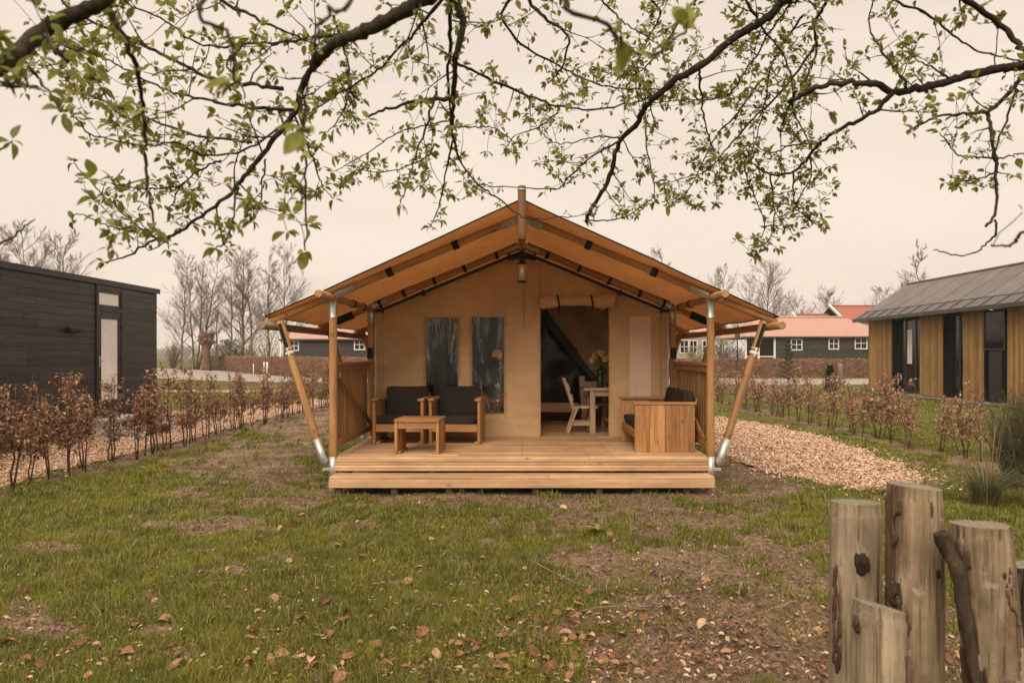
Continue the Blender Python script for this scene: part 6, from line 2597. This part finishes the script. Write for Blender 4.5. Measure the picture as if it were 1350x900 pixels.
for key, nm in (('B', 'branches'), ('C', 'branches')):
    o = brm[key].build(nm, 'apple_bark', tb)
    o.location = -tb.location
    o = lfm[key].build('foliage', 'apple_leaf', tb)
    o.location = -tb.location
# ------------------------------------------------------------------ overcast sky, soft sun, camera
SUN_EL, SUN_AZ = math.radians(38), math.radians(192)      # high, behind us and a little to the left
wld = bpy.data.worlds.new('World')
SC.world = wld
wld.use_nodes = True
nt = wld.node_tree
bg = nt.nodes['Background']
sky = nt.nodes.new('ShaderNodeTexSky')
sky.sky_type = 'NISHITA'
sky.sun_disc = False
sky.sun_elevation = SUN_EL
sky.sun_rotation = SUN_AZ
sky.air_density = 2.
sky.dust_density = 6.
tc = nt.nodes.new('ShaderNodeTexCoord')
mp = nt.nodes.new('ShaderNodeMapping')
mp.inputs['Scale'].default_value = (1, 1, 3.5)
nt.links.new(tc.outputs['Generated'], mp.inputs[0])
nz = nt.nodes.new('ShaderNodeTexNoise')
nz.inputs['Scale'].default_value = 1.6
nz.inputs['Detail'].default_value = 5
nz.inputs['Distortion'].default_value = .4
nt.links.new(mp.outputs[0], nz.inputs[0])
rp = nt.nodes.new('ShaderNodeValToRGB')
SK = 10. * .61
rp.color_ramp.elements[0].position = .3
rp.color_ramp.elements[0].color = (.775, .648, .546, 1)
rp.color_ramp.elements[1].position = .7
rp.color_ramp.elements[1].color = (.915, .775, .655, 1)
nt.links.new(nz.outputs[0], rp.inputs[0])
ml = nt.nodes.new('ShaderNodeVectorMath')
ml.operation = 'SCALE'
ml.inputs[3].default_value = SK
nt.links.new(rp.outputs[0], ml.inputs[0])
mx = nt.nodes.new('ShaderNodeMix')
mx.data_type = 'RGBA'
mx.inputs[0].default_value = .96                          # cloud cover over the clear sky
nt.links.new(sky.outputs[0], mx.inputs[6])
# an overcast sky is brighter overhead than along the horizon
sp_ = nt.nodes.new('ShaderNodeSeparateXYZ')
nt.links.new(tc.outputs['Generated'], sp_.inputs[0])
zr_ = nt.nodes.new('ShaderNodeMapRange')
for i_, v_ in ((1, .42), (2, 1.), (3, 1.), (4, 2.7)):
    zr_.inputs[i_].default_value = v_
nt.links.new(sp_.outputs[2], zr_.inputs[0])
ov = nt.nodes.new('ShaderNodeVectorMath')
ov.operation = 'SCALE'
nt.links.new(ml.outputs[0], ov.inputs[0])
nt.links.new(zr_.outputs[0], ov.inputs[3])
nt.links.new(ov.outputs[0], mx.inputs[7])
nt.links.new(mx.outputs[2], bg.inputs[0])
bg.inputs[1].default_value = .1
sd = bpy.data.lights.new('sun', 'SUN')
sd.energy = 1.5
sd.angle = math.radians(42)
sd.color = (1., .9, .78)
so_ = bpy.data.objects.new('sun', sd)
COL.objects.link(so_)
dv = Vector((math.sin(SUN_AZ) * math.cos(SUN_EL), math.cos(SUN_AZ) * math.cos(SUN_EL), math.sin(SUN_EL)))
so_.rotation_euler = dv.to_track_quat('Z', 'Y').to_euler()
so_.location = dv * 30

# damp air that pales the far trees and barns
hb = MB()
hb.box(-930, 930, -60, 1530, -1.5, 18, .0001)
hz_ = bpy.data.materials.new('haze')
hz_.use_nodes = True
ht = hz_.node_tree
ht.nodes.remove(ht.nodes['Principled BSDF'])
pv_ = ht.nodes.new('ShaderNodeVolumePrincipled')
pv_.inputs['Color'].default_value = (.93, .90, .87, 1)
pv_.inputs['Density'].default_value = .00045
ht.links.new(pv_.outputs[0], ht.nodes['Material Output'].inputs['Volume'])
M['haze'] = hz_
tag(hb.build('haze', 'haze'), 'thin damp haze over the far trees', 'haze', kind='stuff')

cd = bpy.data.cameras.new('camera')
co = bpy.data.objects.new('camera', cd)
COL.objects.link(co)
co.location = (0, 0, EYE)
co.rotation_euler = (math.radians(90), 0, 0)
cd.sensor_width = 36
cd.lens = 36 * F / 1350
cd.shift_x = -(CX - 675) / 1350
cd.shift_y = (HY - 450) / 1350
cd.clip_start = .05
cd.clip_end = 3000
cd.dof.use_dof = True
cd.dof.focus_distance = 9.5
cd.dof.aperture_fstop = 4.2
SC.camera = co
SC.view_settings.view_transform = 'Standard'
SC.view_settings.look = 'None'
SC.view_settings.gamma = 1
SC.view_settings.exposure = .84
SC.view_settings.use_curve_mapping = False
SC.render.engine = 'CYCLES'
cy = SC.cycles
cy.use_denoising = True
cy.max_bounces = 8
cy.transparent_max_bounces = 24
cy.diffuse_bounces = 4
cy.caustics_reflective = False
cy.caustics_refractive = False
cy.sample_clamp_indirect = 6
